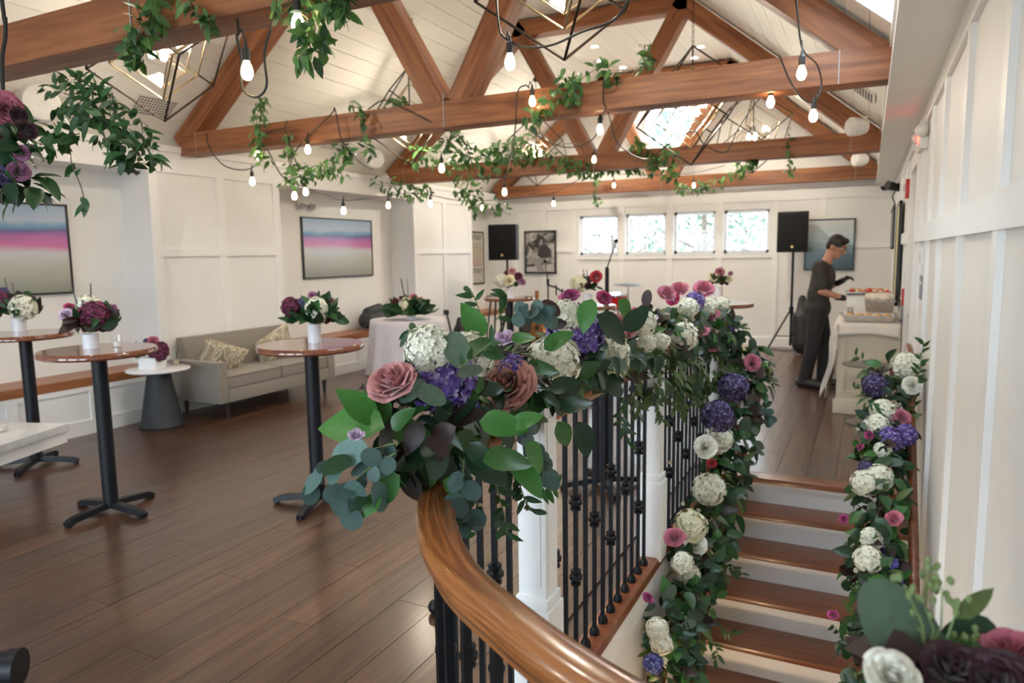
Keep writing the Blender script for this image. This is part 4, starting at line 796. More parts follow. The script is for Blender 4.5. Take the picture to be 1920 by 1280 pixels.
def pillow(loc, rot, w_, h_, lab):
    mb = MB(); n = 10
    def pt_(i, j, s):
        u, v = i/n*2-1, j/n*2-1; k = max(0, (1-u**4)*(1-v**4)); pin = 1-.10*(1-abs(u*v))*max(abs(u), abs(v))**3
        return (u*w_/2*pin, s*.075*k**.6, v*h_/2*pin)
    vs_ = [pt_(i, j, s) for s in (1, -1) for i in range(n+1) for j in range(n+1)]; fs = []; K = (n+1)**2
    for i in range(n):
        for j in range(n):
            a = i*(n+1)+j; fs += [(a, a+1, a+n+2, a+n+1), (K+a, K+a+n+1, K+a+n+2, K+a+1)]
    t = thing('throw_pillow', lab, 'pillow', loc, 0, 'paisley pillows on the sofa'); t.rotation_euler = rot
    b = MB(); b.add(vs_, fs); bmm = b.mesh('cover', None); g = bmesh.new(); g.from_mesh(bmm); bmesh.ops.remove_doubles(g, verts=g.verts, dist=.0005); bmesh.ops.recalc_face_normals(g, faces=g.faces); g.to_mesh(bmm); g.free(); bmm.materials.append(PAI); bmm.shade_smooth(); link('cover', bmm, t)
    return t
pillow((-6.08, 5.32, .575), Euler((R(8), R(22), R(78)), 'XYZ'), .52, .30, 'tan paisley pillow at the sofa arm next to the side table')
pillow((-6.08, 6.05, .60), Euler((R(8), R(-20), R(92)), 'XYZ'), .56, .36, 'tan paisley pillow at the far end of the sofa')
# wall pictures: two beach abstracts
def art(name, stops, noise=.12, rough=.25):
    m_, t, b = base_mat(name); L = t.links.new; tc = t.nodes.new('ShaderNodeTexCoord'); sp = t.nodes.new('ShaderNodeSeparateXYZ'); L(tc.outputs['Object'], sp.inputs[0])
    mpn = t.nodes.new('ShaderNodeMapping'); mpn.inputs['Scale'].default_value = (1, .7, 3); L(tc.outputs['Object'], mpn.inputs[0])
    no = N(t, 'ShaderNodeTexNoise', Scale=2.2, Detail=3); L(mpn.outputs[0], no.inputs['Vector']); a = t.nodes.new('ShaderNodeMath'); a.operation = 'MULTIPLY_ADD'; a.inputs[1].default_value = noise; L(no.outputs[0], a.inputs[0])
    s = t.nodes.new('ShaderNodeMath'); s.operation = 'MULTIPLY_ADD'; s.inputs[1].default_value = 1/.84; s.inputs[2].default_value = .5-noise*.5; L(sp.outputs[2], s.inputs[0]); L(s.outputs[0], a.inputs[2])
    cr = t.nodes.new('ShaderNodeValToRGB'); e = cr.color_ramp.elements; e[0].position, e[1].position = stops[0][0], stops[1][0]; e[0].color = stops[0][1]+(1,); e[1].color = stops[1][1]+(1,)
    for p_, c in stops[2:]: q = e.new(p_); q.color = c+(1,)
    L(a.outputs[0], cr.inputs[0]); L(cr.outputs[0], b.inputs['Base Color']); b.inputs['Roughness'].default_value = rough; return m_
BEACH = art('beach_print', [(0, (.26, .27, .24)), (.30, (.46, .47, .42)), (.46, (.55, .56, .58)), (.55, (.58, .18, .38)), (.64, (.45, .16, .40)), (.70, (.16, .14, .32)), (.74, (.14, .32, .50)), (.80, (.42, .50, .62)), (1, (.30, .42, .56))])
FRB = M('black_frame', (.012, .012, .013), .35)
def picture(name, lab, loc, w_, h_, rz, mat, fw_=.018, cat='picture', matw=0, group=None):
    t = thing(name, lab, cat, loc, rz, group)
    f = MB()
    for a, b in (((-w_/2, -.03, -h_/2), (-w_/2+fw_, .0, h_/2)), ((w_/2-fw_, -.03, -h_/2), (w_/2, 0, h_/2)), ((-w_/2, -.03, -h_/2), (w_/2, 0, -h_/2+fw_)), ((-w_/2, -.03, h_/2-fw_), (w_/2, 0, h_/2))): f.box(a, b)
    f.build('frame', FRB, t)
    MB().box((-w_/2+fw_, -.022, -h_/2+fw_), (w_/2-fw_, -.002, h_/2-fw_)).build('print', mat, t); return t
picture('framed_print', 'wide beach print with a pink band above the long bench', (XB, 3.51, 1.715), 1.52, .84, R(90), BEACH); picture('framed_print', 'wide beach print with a pink band beyond the sofa', (XB, 8.18, 1.732), 1.52, .84, R(90), BEACH)
# poster with the word
POST = M('poster_paper', (.50, .48, .43), .5, var=.05)
ps_ = picture('framed_poster', 'tall lettered poster in a black frame at the far left corner', (XB, 12.13, 1.55), .78, 1.02, R(90), POST, .025)
INK = M('poster_ink', (.05, .045, .04), .6); INKR = M('poster_ink_red', (.45, .12, .08), .6); INKT = M('poster_ink_tan', (.42, .30, .16), .6)
def text(s, par, loc, size, mat, rot=(R(90), 0, 0), name='lettering', ex=.0008, sx=1):
    c = bpy.data.curves.new(name, 'FONT'); c.body = s; c.size = size; c.align_x = 'CENTER'; c.align_y = 'CENTER'; c.extrude = ex
    o = bpy.data.objects.new('tmp', c); COL.objects.link(o); dg_ = bpy.context.evaluated_depsgraph_get(); me = bpy.data.meshes.new_from_object(o.evaluated_get(dg_)); bpy.data.objects.remove(o)
    me.materials.clear(); me.materials.append(mat); return link(name, me, par, loc, rot, (sx, 1, 1))
text('WHITNEY', ps_, (0, -.0235, .39), .14, INK); text('WHITNEY', ps_, (0, -.0235, -.26), .14, INK)
pr_ = random.Random(3)
for r_ in range(9):
    for c_ in range(9): MB().box((-.30+.067*c_, -.0235, .25-.05*r_), (-.30+.067*c_+.03+pr_.random()*.022, -.0225, .25-.05*r_+.026)).build('print_mark', INKR if r_ > 6 else INKT, ps_)
# black and white photograph: a plain generic stand-in
BW_, t_, b_ = base_mat('bw_print'); L = t_.links.new; tc_ = t_.nodes.new('ShaderNodeTexCoord'); no = N(t_, 'ShaderNodeTexNoise', Scale=5, Detail=4, Distortion=.8); L(tc_.outputs['Object'], no.inputs['Vector'])
cr = t_.nodes.new('ShaderNodeValToRGB'); e = cr.color_ramp.elements; e[0].position = .42; e[0].color = (.03, .03, .03, 1); e[1].position = .60; e[1].color = (.50, .48, .46, 1); L(no.outputs[0], cr.inputs[0]); L(cr.outputs[0], b_.inputs['Base Color'])
bp_ = picture('framed_photograph', 'black and white photograph in a black frame on the gable wall', (-5.63, YF-.02, 1.64), .66, .82, 0, BW_, .03)
CLO = M('print_dark', (.035, .035, .035), .5); SKN = M('print_grey', (.28, .27, .26), .5); PAL = M('print_pale', (.45, .44, .42), .5)
def blob(pts, mat, dy, nm='print_shape'): MB().prism([(x, dy, z) for x, z in pts], (0, .001, 0)).build(nm, mat, bp_)
blob([(.05+.055*math.cos(a), .23+.07*math.sin(a)) for a in [i*.5236 for i in range(12)]], CLO, -.024); blob([(.03+.035*math.cos(a), .20+.045*math.sin(a)) for a in [i*.5236 for i in range(12)]], SKN, -.0245)
blob([(-.06, -.05), (.02, .14), (.12, .15), (.22, .05), (.24, -.10), (.02, -.12)], CLO, -.0235); blob([(-.28, -.16), (-.1, -.1), (.1, -.12), (.02, -.25), (.12, -.36), (-.05, -.36), (-.12, -.22), (-.28, -.24)], SKN, -.0242); blob([(-.29, -.37), (.29, -.37), (.29, -.22), (-.29, -.28)], PAL, -.0231)
TEAL = art('teal_print', [(0, (.03, .06, .08)), (.30, (.05, .09, .11)), (.46, (.16, .22, .24)), (.54, (.34, .44, .44)), (.8, (.46, .48, .47)), (1, (.52, .52, .50))], .3)
picture('framed_print', 'dark teal seascape print behind the man on the gable wall', (-.555, YF-.02, 1.685), .74, .82, 0, TEAL, .022)
# things on the right wall
RED = M('alarm_red', (.50, .02, .015), .4); GREY = M('plate_grey', (.16, .20, .25), .4)
def rthing(name, lab, cat, y, z): return thing(name, lab, cat, (XR-.001, y, z))
ex = rthing('exit_sign', 'lit exit sign with red lettering on the right wall', 'exit sign', 6.05, 2.40)
MB().box((-.05, -.16, -.10), (0, .16, .10)).build('housing', WPLA, ex, True, .006); EXG = emis('exit_red', (1, .05, .03), 6)
MB().box((-.052, -.14, -.075), (-.05, .14, .075)).build('face', WPLA, ex); text('EXIT', ex, (-.053, 0, 0), .13, EXG, (R(90), 0, R(-90)))
for s in (-1, 1): MB().ell((-.045, s*.20, .02), .045, 12, 8).build('lamp_head', WPLA, ex, True)
st2 = rthing('strobe_alarm', 'red fire strobe high beside the door casing', 'fire alarm', 7.9, 2.17); MB().box((-.05, -.06, -.09), (0, .06, .09)).build('body', RED, st2, True, .006); MB().box((-.075, -.03, -.02), (-.05, .03, .05)).build('lens', WPLA, st2, True, .006)
pu = rthing('pull_station', 'red fire pull station low beside the door casing', 'fire alarm', 7.66, 1.15); MB().box((-.045, -.06, -.08), (0, .06, .08)).build('body', RED, pu, True, .006); MB().box((-.055, -.04, -.02), (-.045, .04, .0)).build('handle', WPLA, pu)
bs = rthing('door_sign', 'small blue-grey room sign on the white panelling', 'sign', 5.68, 1.335); MB().box((-.012, -.13, -.08), (-.0, .13, .08)).build('plate', GREY, bs); MB().box((-.0125, -.10, .02), (-.012, .10, .04)).build('raised_line', WPLA, bs)
th_ = rthing('thermostat', 'white thermostat plate above the blue-grey sign', 'thermostat', 5.75, 1.545); MB().box((-.02, -.07, -.06), (0, .07, .06)).build('body', WPLA, th_, True, .004); MB().box((-.021, -.04, -.03), (-.02, .04, .03)).build('screen', M('lcd', (.35, .38, .34), .3), th_)
YEL = M('yellow_print', (.52, .44, .16), .5, var=.15)
picture('framed_print', 'tall yellow-green framed print on the right wall past the door', (XR-.03, 9.35, 1.55), .85, 1.15, R(-90), YEL, .03)
picture('framed_print', 'black framed print in the far right corner', (XR-.03, 11.5, 1.9), .7, .6, R(-90), PAL, .03)
dm = thing('dome_camera', 'small dark dome camera under the end of the soffit', 'security camera', (.19, 12.45, 2.59)); MB().lathe([(.07, 0), (.07, -.03), (.05, -.035)], n=20).build('base', WPLA, dm, True); MB().ell((0, 0, -.04), (.055, .055, .06), 16, 10).build('dome', BLKPLA, dm, True)
wc = thing('clip_light', 'black spot fixture with dangling cable on the right wall', 'light fixture', (XR-.03, 11.0, 2.42)); MB().cyl((0, 0, 0), (-.12, -.1, .03), .05, .06).build('head', BLKPLA, wc, True); MB().tube(spline([(0, 0, 0), (-.05, .02, -.12), (-.02, 0, -.22), (-.06, .02, -.33)]), .008, 6).build('cable', CABLE, wc, True)
MB().box((-.01, -.04, -.05), (.03, .04, .05)).build('mount', BLKPLA, wc)
em = thing('emergency_light', 'white emergency light box high in the recess beyond the sofa', 'emergency light', (XB, 7.48, 2.35)); MB().box((0, -.15, -.04), (.07, .15, .04)).build('housing', WPLA, em, True, .008)
for s in (-1, 1): MB().cyl((.05, s*.10, -.04), (.10, s*.10, -.07), .035, .045).build('lamp_head', M('lamp_grey', (.4, .4, .4), .3), em, True)
# ================================================================ BAND CORNER
LOGO = M('badge_gold', (.55, .40, .16), .35, metal=.6)
def pa_speaker(loc, rz, lab, w_=.44, h_=.62):
    t = thing('loudspeaker', lab, 'loudspeaker', loc, rz, 'black loudspeakers on poles')
    MB().prism([(-w_/2, 0, 0), (w_/2, 0, 0), (w_*.36, .36, 0), (-w_*.36, .36, 0)], (0, 0, h_)).build('cabinet', BLKPLA, t, True, .015)
    MB().box((-w_/2+.02, -.012, .03), (w_/2-.02, -.001, h_-.03)).build('grille', GRILLE, t, True, .008)
    MB().lathe([(.001, 0), (.022, 0), (.022, .004), (.001, .004)], n=6, cap=False).build('badge', LOGO, t, loc=(0, -.013, .085), rot=(R(90), 0, 0)); return t
def stand(loc, h, lab, spread=.5, a0=0):
    t = thing('speaker_stand', lab, 'speaker stand', loc, 0, 'tripod speaker stands'); MB().cyl((0, 0, .1), (0, 0, h), .019, n=12).build('pole', BLACK, t, True); MB().cyl((0, 0, .62), (0, 0, .72), .035, n=12).build('collar', BLACK, t, True)
    for i in range(3):
        a = R(a0+120*i); d = Vector((math.cos(a), math.sin(a), 0)); l = MB().cyl(d*.03+Vector((0, 0, .64)), d*spread+Vector((0, 0, .025)), .014, n=8); lg = l.build('leg', BLACK, t, True)
        MB().cyl(Vector((0, 0, .25)), d*spread*.62+Vector((0, 0, .255)), .009, n=6).build('brace', BLACK, t); MB().ell(d*spread+Vector((0, 0, .022)), .022, 10, 6).build('rubber_foot', BLKPLA, lg, True)
    return t
stand((-5.39, 10.68, 0), 1.512, 'black tripod stand holding the loudspeaker near the lettered poster', .45, 20); pa_speaker((-5.39, 10.5, 1.513), R(8), 'black loudspeaker on its pole next to the black and white photograph', .49, .585)
stand((-1.045, 12.02, 0), 1.574, 'black tripod stand by the gable wall with a dark bag against it', .36, 200); pa_speaker((-1.05, 11.86, 1.575), R(-4), 'black loudspeaker on its pole in front of the teal seascape', .46, .625)
CLOTHB = M('black_nylon', (.012, .012, .014), .6, var=.3, bump=.3, bscale=30)
def remesh(mb, name, mat, par, vox=.014, sm=6, tag_=None):
    o = mb.build(name, mat, par); r = o.modifiers.new('r', 'REMESH'); r.mode = 'VOXEL'; r.voxel_size = vox; r.use_smooth_shade = True
    s = o.modifiers.new('s', 'SMOOTH'); s.iterations = sm; s.factor = .5; return o
gb = thing('gig_bag', 'black padded instrument bag leaning on the speaker stand by the man', 'bag', (-.82, 11.75, 0)); b = MB(); b.cap((-.02, .04, .17), (-.04, .1, .55), .17, .16); b.cap((-.04, .1, .55), (-.06, .16, .86), .13, .06); b.cap((0, 0, .07), (.08, 0, .1), .07, .07); remesh(b, 'bag_body', CLOTHB, gb, .02); MB().tube(spline([(-.15, -.03, .6), (-.19, -.08, .45), (-.16, -.1, .3)]), .012, 6).build('strap', CLOTHB, gb, True)
ps2 = thing('power_strip', 'grey power box with a glowing green light by the gable wall', 'power strip', (-1.62, 12.1, 0)); MB().box((-.13, -.05, 0), (.13, .05, .07)).build('body', M('strip_grey', (.25, .24, .25), .5), ps2, True, .008); MB().box((-.02, -.053, .02), (.02, -.05, .055)).build('indicator', emis('led_green', (.05, 1, .5), 5), ps2)
MB().tube(spline([(.13, 0, .03), (.3, .1, .01), (.5, -.02, .01), (.62, .1, .01)]), .007, 6).build('cable', CABLE, ps2, True)
def micstand(loc, h, top, elbow, lab, r=.012):
    t = thing('microphone_stand', lab, 'microphone stand', loc, 0, 'microphone stands'); MB().lathe([(.13, 0), (.13, .012), (.03, .03)], n=24).build('base', BLACK, t, True); MB().cyl((0, 0, .02), (0, 0, h), r, n=10).build('pole', BLACK, t, True)
    MB().cyl(elbow, top, .008, n=8).build('boom', BLACK, t, True); T_ = Vector(top); d = (T_-Vector(elbow)).normalized(); m_ = MB().cyl(T_-d*.02, T_+d*.12, .013, .02, 10).build('microphone', CHROME, t, True); MB().ell(T_+d*.14, .027, 12, 8).build('grille_ball', GRILLE, m_, True)
    MB().cyl((0, 0, h-.06), (0, 0, h+.03), .022, n=10).build('clutch', BLKPLA, t, True); return t
micstand((-4.357, 10.0, 0), 1.2, (-.0, -.06, 1.36), (0, 0, 1.17), 'slim microphone stand in front of the black and white photograph'); 
bm = thing('boom_arm_stand', 'black clamp arm stand leaning between the two microphones', 'stand', (-4.25, 9.95, 0)); MB().tube([(-.1, 0, 1.14), (.05, 0, 1.10), (.3, 0, .94)], .014, 8).build('arm', BLACK, bm, True); MB().tube([(.3, 0, .94), (.34, .1, .5), (.36, .2, 0)], .014, 8).build('leg', BLACK, bm, True); MB().tube([(.3, 0, .94), (.2, .15, .5), (.08, .3, 0)], .014, 8).build('leg', BLACK, bm, True); MB().tube([(.05, .0, 1.14), (.05, 0, .98)], .012, 6).build('clamp', BLACK, bm, True); MB().tube([(.15, .0, 1.08), (.16, 0, .92)], .012, 6).build('clamp', BLACK, bm, True)
micstand((-2.9, 8.5, 0), 1.4, (.07, 0, 1.62), (0, 0, 1.42), 'thick black microphone stand next to the red rose vase', .026)
# drums
DRED = M('drum_red', (.55, .012, .012), .18, var=.1, scale=20); HEAD = M('drum_head', (.7, .7, .68), .4)
dk = thing('drum_kit', 'red lacquered drum kit with a dark cymbal behind the rose vase', 'drums', (-3.3, 9.5, 0))
def drum(nm, c, d, r, h):
    d = Vector(d).normalized(); c = Vector(c); o = MB().cyl(c, c+d*h, r, n=28).build(nm, DRED, dk, True); MB().cyl(c+d*h, c+d*(h+.006), r*.98, n=28).build('drum_head', HEAD, o); MB().cyl(c+d*(h-.02), c+d*(h+.008), r*1.02, n=28).build('hoop', CHROME, o, True); MB().cyl(c-d*.005, c+d*.025, r*1.02, n=28).build('hoop', CHROME, o, True)
drum('rack_tom', (.22, 0, .84), (0, -.15, 1), .13, .2); drum('floor_tom', (-.25, -.1, .32), (0, 0, 1), .2, .42); drum('bass_drum', (.1, .1, .28), (0, 1, 0), .27, .4)
MB().lathe([(.001, .02), (.04, .015), (.19, 0), (.2, -.002), (.001, .012)], n=32, cap=False).build('cymbal', M('cymbal_dark', (.06, .06, .065), .5, metal=.2), dk, True, loc=(.36, 0, 1.165), rot=(R(4), R(3), 0))
for p, q in (((.36, 0, 1.19), (.36, .1, .3)), ((.36, .1, .3), (.5, .3, 0)), ((.36, .1, .3), (.2, .35, 0)), ((.36, .1, .3), (.45, -.1, 0)), ((.22, 0, .84), (.2, .1, .5)), ((-.25, .12, .5), (-.25, .14, 0)), ((-.08, -.2, .5), (-.06, -.22, 0)), ((-.42, -.2, .5), (-.44, -.22, 0))): MB().cyl(p, q, .011, n=8).build('stand_tube', CHROME, dk, True)
# amp, guitar, stool, cases
am = thing('amplifier', 'dark guitar amplifier on the floor by the gable wall', 'amplifier', (-5.3, 11.6, 0)); MB().box((-.28, -.13, 0), (.28, .13, .58)).build('cabinet', M('amp_tolex', (.035, .03, .03), .6), am, True, .012); MB().box((-.25, -.136, .04), (.25, -.13, .42)).build('grille_cloth', M('amp_grille', (.08, .07, .065), .8, bump=.4, bscale=200), am); MB().box((-.25, -.137, .45), (.25, -.13, .54)).build('control_panel', M('amp_panel', (.2, .2, .21), .35), am)
kn = MB().cyl((0, 0, 0), (0, -.02, 0), .014, n=10).mesh('knob', BLKPLA)
for i in range(6): link('knob', kn, am, (-.2+.08*i, -.137, .495))
GW = wood('guitar_wood', (.34, .14, .04), (.50, .23, .08), .3, axis=2, scale=4); 
gt = thing('acoustic_guitar', 'honey coloured acoustic guitar standing upright by the amplifier', 'guitar', (-5.0, 11.0, 0), R(-10)); g = []
for i in range(28):
    a = 2*math.pi*i/28; z = math.sin(a); wv_ = .19 if z < 0 else .145; wv_ *= 1-.22*math.exp(-((z-.15)/.22)**2); g.append((math.cos(a)*wv_, 0, .30+z*.24))
MB().prism(g, (0, .1, 0)).build('body', GW, gt, True); MB().box((-.026, -.012, .45), (.026, .01, .86)).build('neck', GW, gt); MB().box((-.036, -.005, .86), (.036, .012, .99)).build('headstock', GW, gt, True, .006); MB().lathe([(.001, 0), (.045, 0), (.045, .002), (.001, .002)], n=20, cap=False).build('sound_hole', CLO, gt, loc=(0, -.001, .36), rot=(R(90), 0, 0)); MB().box((-.06, -.01, .17), (.06, 0, .19)).build('bridge', LEGM, gt)
for s in (-1, 1): MB().cyl((s*.1, .05, .14), (s*.16, .2, 0), .01, n=6).build('stand_leg', BLACK, gt)
MB().cyl((0, .1, .3), (0, -.12, 0), .01, n=6).build('stand_leg', BLACK, gt)
so = thing('bar_stool', 'dark splayed-leg bar stool holding a steel mug', 'stool', (-5.02, 9.6, 0)); MB().lathe([(.16, .95), (.17, .96), (.17, .985), (.16, .99)], n=24).build('seat', LEGM, so, True)
for i in range(4): a = R(45+90*i); MB().cyl((.1*math.cos(a), .1*math.sin(a), .96), (.24*math.cos(a), .24*math.sin(a), 0), .016, .013, 8).build('leg', LEGM, so, True)
for i in range(4):
    a, b_2 = R(45+90*i), R(135+90*i); MB().cyl((.19*math.cos(a), .19*math.sin(a), .35), (.19*math.cos(b_2), .19*math.sin(b_2), .35), .008, n=6).build('stretcher', LEGM, so)
mg = thing('steel_mug', 'steel mug standing on the splayed-leg bar stool', 'mug', (-5.02, 9.6, .99)); MB().lathe([(.036, 0), (.04, .005), (.04, .095), (.036, .095), (.034, .01), (.001, .01)], n=20, cap=False).build('cup', CHROME, mg, True); MB().tube([(.04, 0, .08), (.07, 0, .07), (.07, 0, .03), (.04, 0, .02)], .006, 6).build('handle', CHROME, mg, True)
gc2 = thing('guitar_case', 'black guitar case leaning on the panelled pier by the stool', 'case', (-5.75, 9.75, 0), R(60)); b = MB(); b.cap((0, 0, .16), (.02, .06, .40), .17, .13); b.cap((.02, .06, .4), (.03, .12, .58), .12, .05); remesh(b, 'shell', CLOTHB, gc2, .02); b = MB().tube([(-.12, .1, .3), (-.16, .2, .68)], .016, 8); b.build('neck_sleeve', CLOTHB, gc2, True); MB().box((-.20, .17, .66), (-.13, .24, .74)).build('head_sleeve', CLOTHB, gc2, True, .015)
cs2 = thing('equipment_case', 'low black equipment bag on the floor under the bar stool', 'case', (-4.72, 9.12, 0)); b = MB(); b.cap((-.25, 0, .16), (.25, .05, .16), .15, .15); b.cap((-.1, .05, .24), (.15, .1, .26), .14, .12); remesh(b, 'bag_body', CLOTHB, cs2, .025); MB().tube(spline([(-.15, -.12, .25), (0, -.17, .33), (.15, -.12, .25)]), .012, 6).build('handle', CLOTHB, cs2, True)
bp = thing('backpack', 'black backpack resting on the bench beyond the sofa', 'bag', (-6.62, 8.62, .53), R(80)); b = MB(); b.cap((-.14, 0, .13), (.14, .02, .15), .125, .125); b.cap((-.10, 0, .24), (.14, .02, .29), .09, .08); b.cap((.1, -.06, .1), (-.1, -.06, .1), .1, .1); remesh(b, 'bag_body', M('backpack_grey', (.03, .034, .036), .65, bump=.3, bscale=40), bp, .014); MB().tube(spline([(-.18, -.1, .22), (-.26, -.13, .1), (-.33, -.15, .03)]), .011, 6).build('strap', CLOTHB, bp, True); MB().box((-.1, -.19, .08), (.1, -.15, .10)).build('zip', BLKPLA, bp)
# round table under a floor length cloth
LIN = M('linen_lilac', (.66, .63, .67), .8, var=.04, sheen=.2); tcl = (-5.62, 8.08)
rt_ = thing('banquet_table', 'round folding table hidden under the pale cloth by the bench', 'table', (tcl[0], tcl[1], 0)); MB().lathe([(.001, .715), (.50, .715), (.50, .74), (.001, .74)], n=32, cap=False).build('table_top', TABLEW, rt_); MB().cyl((0, 0, 0), (0, 0, .715), .04, n=12).build('leg', BLACK, rt_)
tb = thing('tablecloth', 'pale lilac floor-length cloth over the round table by the bench', 'tablecloth', (tcl[0], tcl[1], 0)); mb = MB(); n = 96; rows = [(0, .749), (.3, .749), (.505, .748), (.515, .735), (.522, .68), (.54, .45), (.565, .2), (.59, .012)]; vs_ = []; fs = []
for r_, z in rows:
    for i in range(n):
        a = 2*math.pi*i/n; k = max(0, (.74-z)/.74); w_ = 1+k*(.055*math.sin(13*a+.6)+.03*math.sin(7*a+2)+.02*math.sin(23*a)); vs_.append((r_*w_*math.cos(a), r_*w_*math.sin(a), z))
for j in range(len(rows)-1):
    for i in range(n): fs.append((j*n+i, j*n+(i+1) % n, (j+1)*n+(i+1) % n, (j+1)*n+i))
mb.add(vs_, fs); mb.build('cloth', LIN, tb, True)
# ================================================================ FOOD STATION
CREAM = M('cabinet_cream', (.66, .60, .48), .45, var=.03); FOIL = M('foil_tray', (.55, .54, .52), .3, metal=.85, var=.15, scale=30, bump=.4, bscale=50); LINW = M('linen_white', (.74, .70, .65), .8, var=.03)
fc_ = thing('serving_cabinet', 'cream panelled serving cabinet under the food trays', 'cabinet', (.045, 8.36, 0))
MB().box((-.27, -.74, .0), (.27, .74, .885)).build('body', CREAM, fc_); MB().box((-.295, -.765, 0), (.28, .765, .14)).build('plinth', CREAM, fc_, True, .006)
for a, b in (((-.27, -.752, .14), (-.20, -.74, .885)), ((.20, -.752, .14), (.27, -.74, .885)), ((-.2, -.752, .14), (.2, -.74, .22)), ((-.2, -.752, .79), (.2, -.74, .885))): MB().box(a, b).build('stile', CREAM, fc_)
tc2 = thing('table_runner', 'white cloth over the serving cabinet hanging to the floor on one side', 'tablecloth', (.025, 8.36, .886)); mb = MB(); prof = [(.285, -.75), (.29, -.3), (.283, .0)]
def sheet(fn, nu, nv):
    vs_ = [fn(i/nu, j/nv) for i in range(nu+1) for j in range(nv+1)]; fs = [(i*(nv+1)+j, (i+1)*(nv+1)+j, (i+1)*(nv+1)+j+1, i*(nv+1)+j+1) for i in range(nu) for j in range(nv)]; return vs_, fs
mb.add(*sheet(lambda u, v: (-.285+.57*u, -.765+1.53*v, .002), 8, 8))
mb.add(*sheet(lambda u, v: (-.285+.57*u, -.765-.02*v-.012*v*math.sin(u*9), .002-v*(.105+.04*abs(math.sin(u*math.pi))**.5*-1+.03)), 24, 4))
mb.add(*sheet(lambda u, v: (-.285-.05*v-.02*v*math.sin(u*16+v), -.765+1.53*u+(.0 if u > .1 else -.02*v), .002-v*(.72+.05*math.sin(u*6+.5))), 40, 8))
mb.add(*sheet(lambda u, v: (-.25-.04*u-(.10*v+.015*math.sin(9*v))*u, -.778-.012*math.sin(u*5+v*3), .002-v*(.13+.62*u**.5)), 12, 16))
mb.add(*sheet(lambda u, v: (.285+.01*v, -.765+1.53*u, .002-v*.3), 20, 3)); o_ = mb.build('cloth', LINW, tc2, True); sd_ = o_.modifiers.new('t', 'SOLIDIFY'); sd_.thickness = .003
def tray(nm, lab, loc, w_, l_, h_, rz=0, mat=FOIL):
    t = thing(nm, lab, 'tray', loc, rz); a, b = w_/2, l_/2; k = .88; mb = MB()
    mb.add([(-a*k, -b*k, 0), (a*k, -b*k, 0), (a*k, b*k, 0), (-a*k, b*k, 0), (-a, -b, h_), (a, -b, h_), (a, b, h_), (-a, b, h_), (-a-.015, -b-.015, h_), (a+.015, -b-.015, h_), (a+.015, b+.015, h_), (-a-.015, b+.015, h_)], [(0, 1, 2, 3), (0, 4, 5, 1), (1, 5, 6, 2), (2, 6, 7, 3), (3, 7, 4, 0), (4, 8, 9, 5), (5, 9, 10, 6), (6, 10, 11, 7), (7, 11, 8, 4)])
    o = mb.build('pan', mat, t); s = o.modifiers.new('t', 'SOLIDIFY'); s.thickness = .003; return t
BREAD = M('bread', (.50, .33, .17), .7, var=.25, scale=12); WRAP = glassy('plastic_wrap', (.9, .88, .85), .22, .15)
t1 = tray('foil_tray', 'shallow foil tray of rolls at the front of the serving cabinet', (.03, 7.93, .892), .46, .34, .065)
fr_ = random.Random(5)
for i in range(5):
    for j in range(3): MB().ell((-.17+.085*i, -.1+.1*j, .045), (.045, .05, .03), 10, 6).build('bread_roll', BREAD, t1, True)
t2 = tray('foil_tray', 'deep foil loaf pan with plastic-wrapped bread', (.13, 8.28, .95), .27, .36, .13); 
b = MB(); 
for i in range(7): b.ell((fr_.uniform(-.08, .08), fr_.uniform(-.12, .12), .15), (.075, .08, .06), 10, 6)
remesh(b, 'wrapped_bread', M('wrapped_bread_pale', (.62, .56, .48), .3, var=.15, scale=20, bump=.6, bscale=40), t2, .015, 3)
rk = thing('tray_riser', 'white riser box under the back food platter', 'riser', (.03, 8.85, .892)); MB().box((-.22, -.2, 0), (.24, .2, .20)).build('box', WPLA, rk, True, .01); MB().box((-.23, -.21, .2), (.25, .21, .21)).build('lid', WPLA, rk)
rk2 = thing('tray_riser', 'low white riser under the foil loaf pan', 'riser', (.13, 8.28, .892)); MB().box((-.12, -.16, 0), (.12, .16, .045)).build('box', WPLA, rk2); MB().box((-.125, -.165, .045), (.125, .165, .056)).build('lid', WPLA, rk2)
pl = tray('food_platter', 'steel platter of orange and red canapes at the back', (.03, 8.85, 1.107), .44, .36, .03, 0, CHROME); FO = [M('food_red', (.55, .06, .03), .4), M('food_orange', (.65, .25, .10), .45), M('food_cream', (.70, .55, .36), .5)]
for i in range(7):
    for j in range(4): MB().ell((-.17+.057*i, -.13+.085*j, .03+fr_.uniform(0, .015)), (.03, .034, .024), 8, 6).build('canape', FO[(i*2+j+fr_.randrange(2)) % 3], pl, True)
cdn = thing('menu_card', 'small white food card with dark lettering between the trays', 'sign', (-.14, 8.15, .892), R(15)); MB().box((-.045, -.002, .03), (.045, .002, .13)).build('card', WPLA, cdn); MB().box((-.05, -.03, 0), (.05, .03, .008)).build('foot', WPLA, cdn); MB().box((-.003, -.003, .008), (.003, .003, .03)).build('stem', CHROME, cdn); text('22', cdn, (0, -.003, .085), .07, M('card_ink', (.2, .03, .05), .5))
pf = thing('pedestal_table', 'small round grey-topped table on a clear column before the serving cabinet', 'table', (.045, 7.22, 0)); GRT = M('grey_top', (.13, .12, .11), .3)
MB().lathe([(.001, .545), (.21, .545), (.22, .55), (.22, .558), (.21, .562), (.001, .562)], n=36, cap=False).build('table_top', GRT, pf, True); MB().lathe([(.001, 0), (.165, 0), (.165, .012), (.03, .02), (.001, .02)], n=32, cap=False).build('base', GRT, pf, True); MB().cyl((0, 0, .02), (0, 0, .545), .02, n=16).build('column', glassy('acrylic', (.93, .95, .93), .08), pf, True)
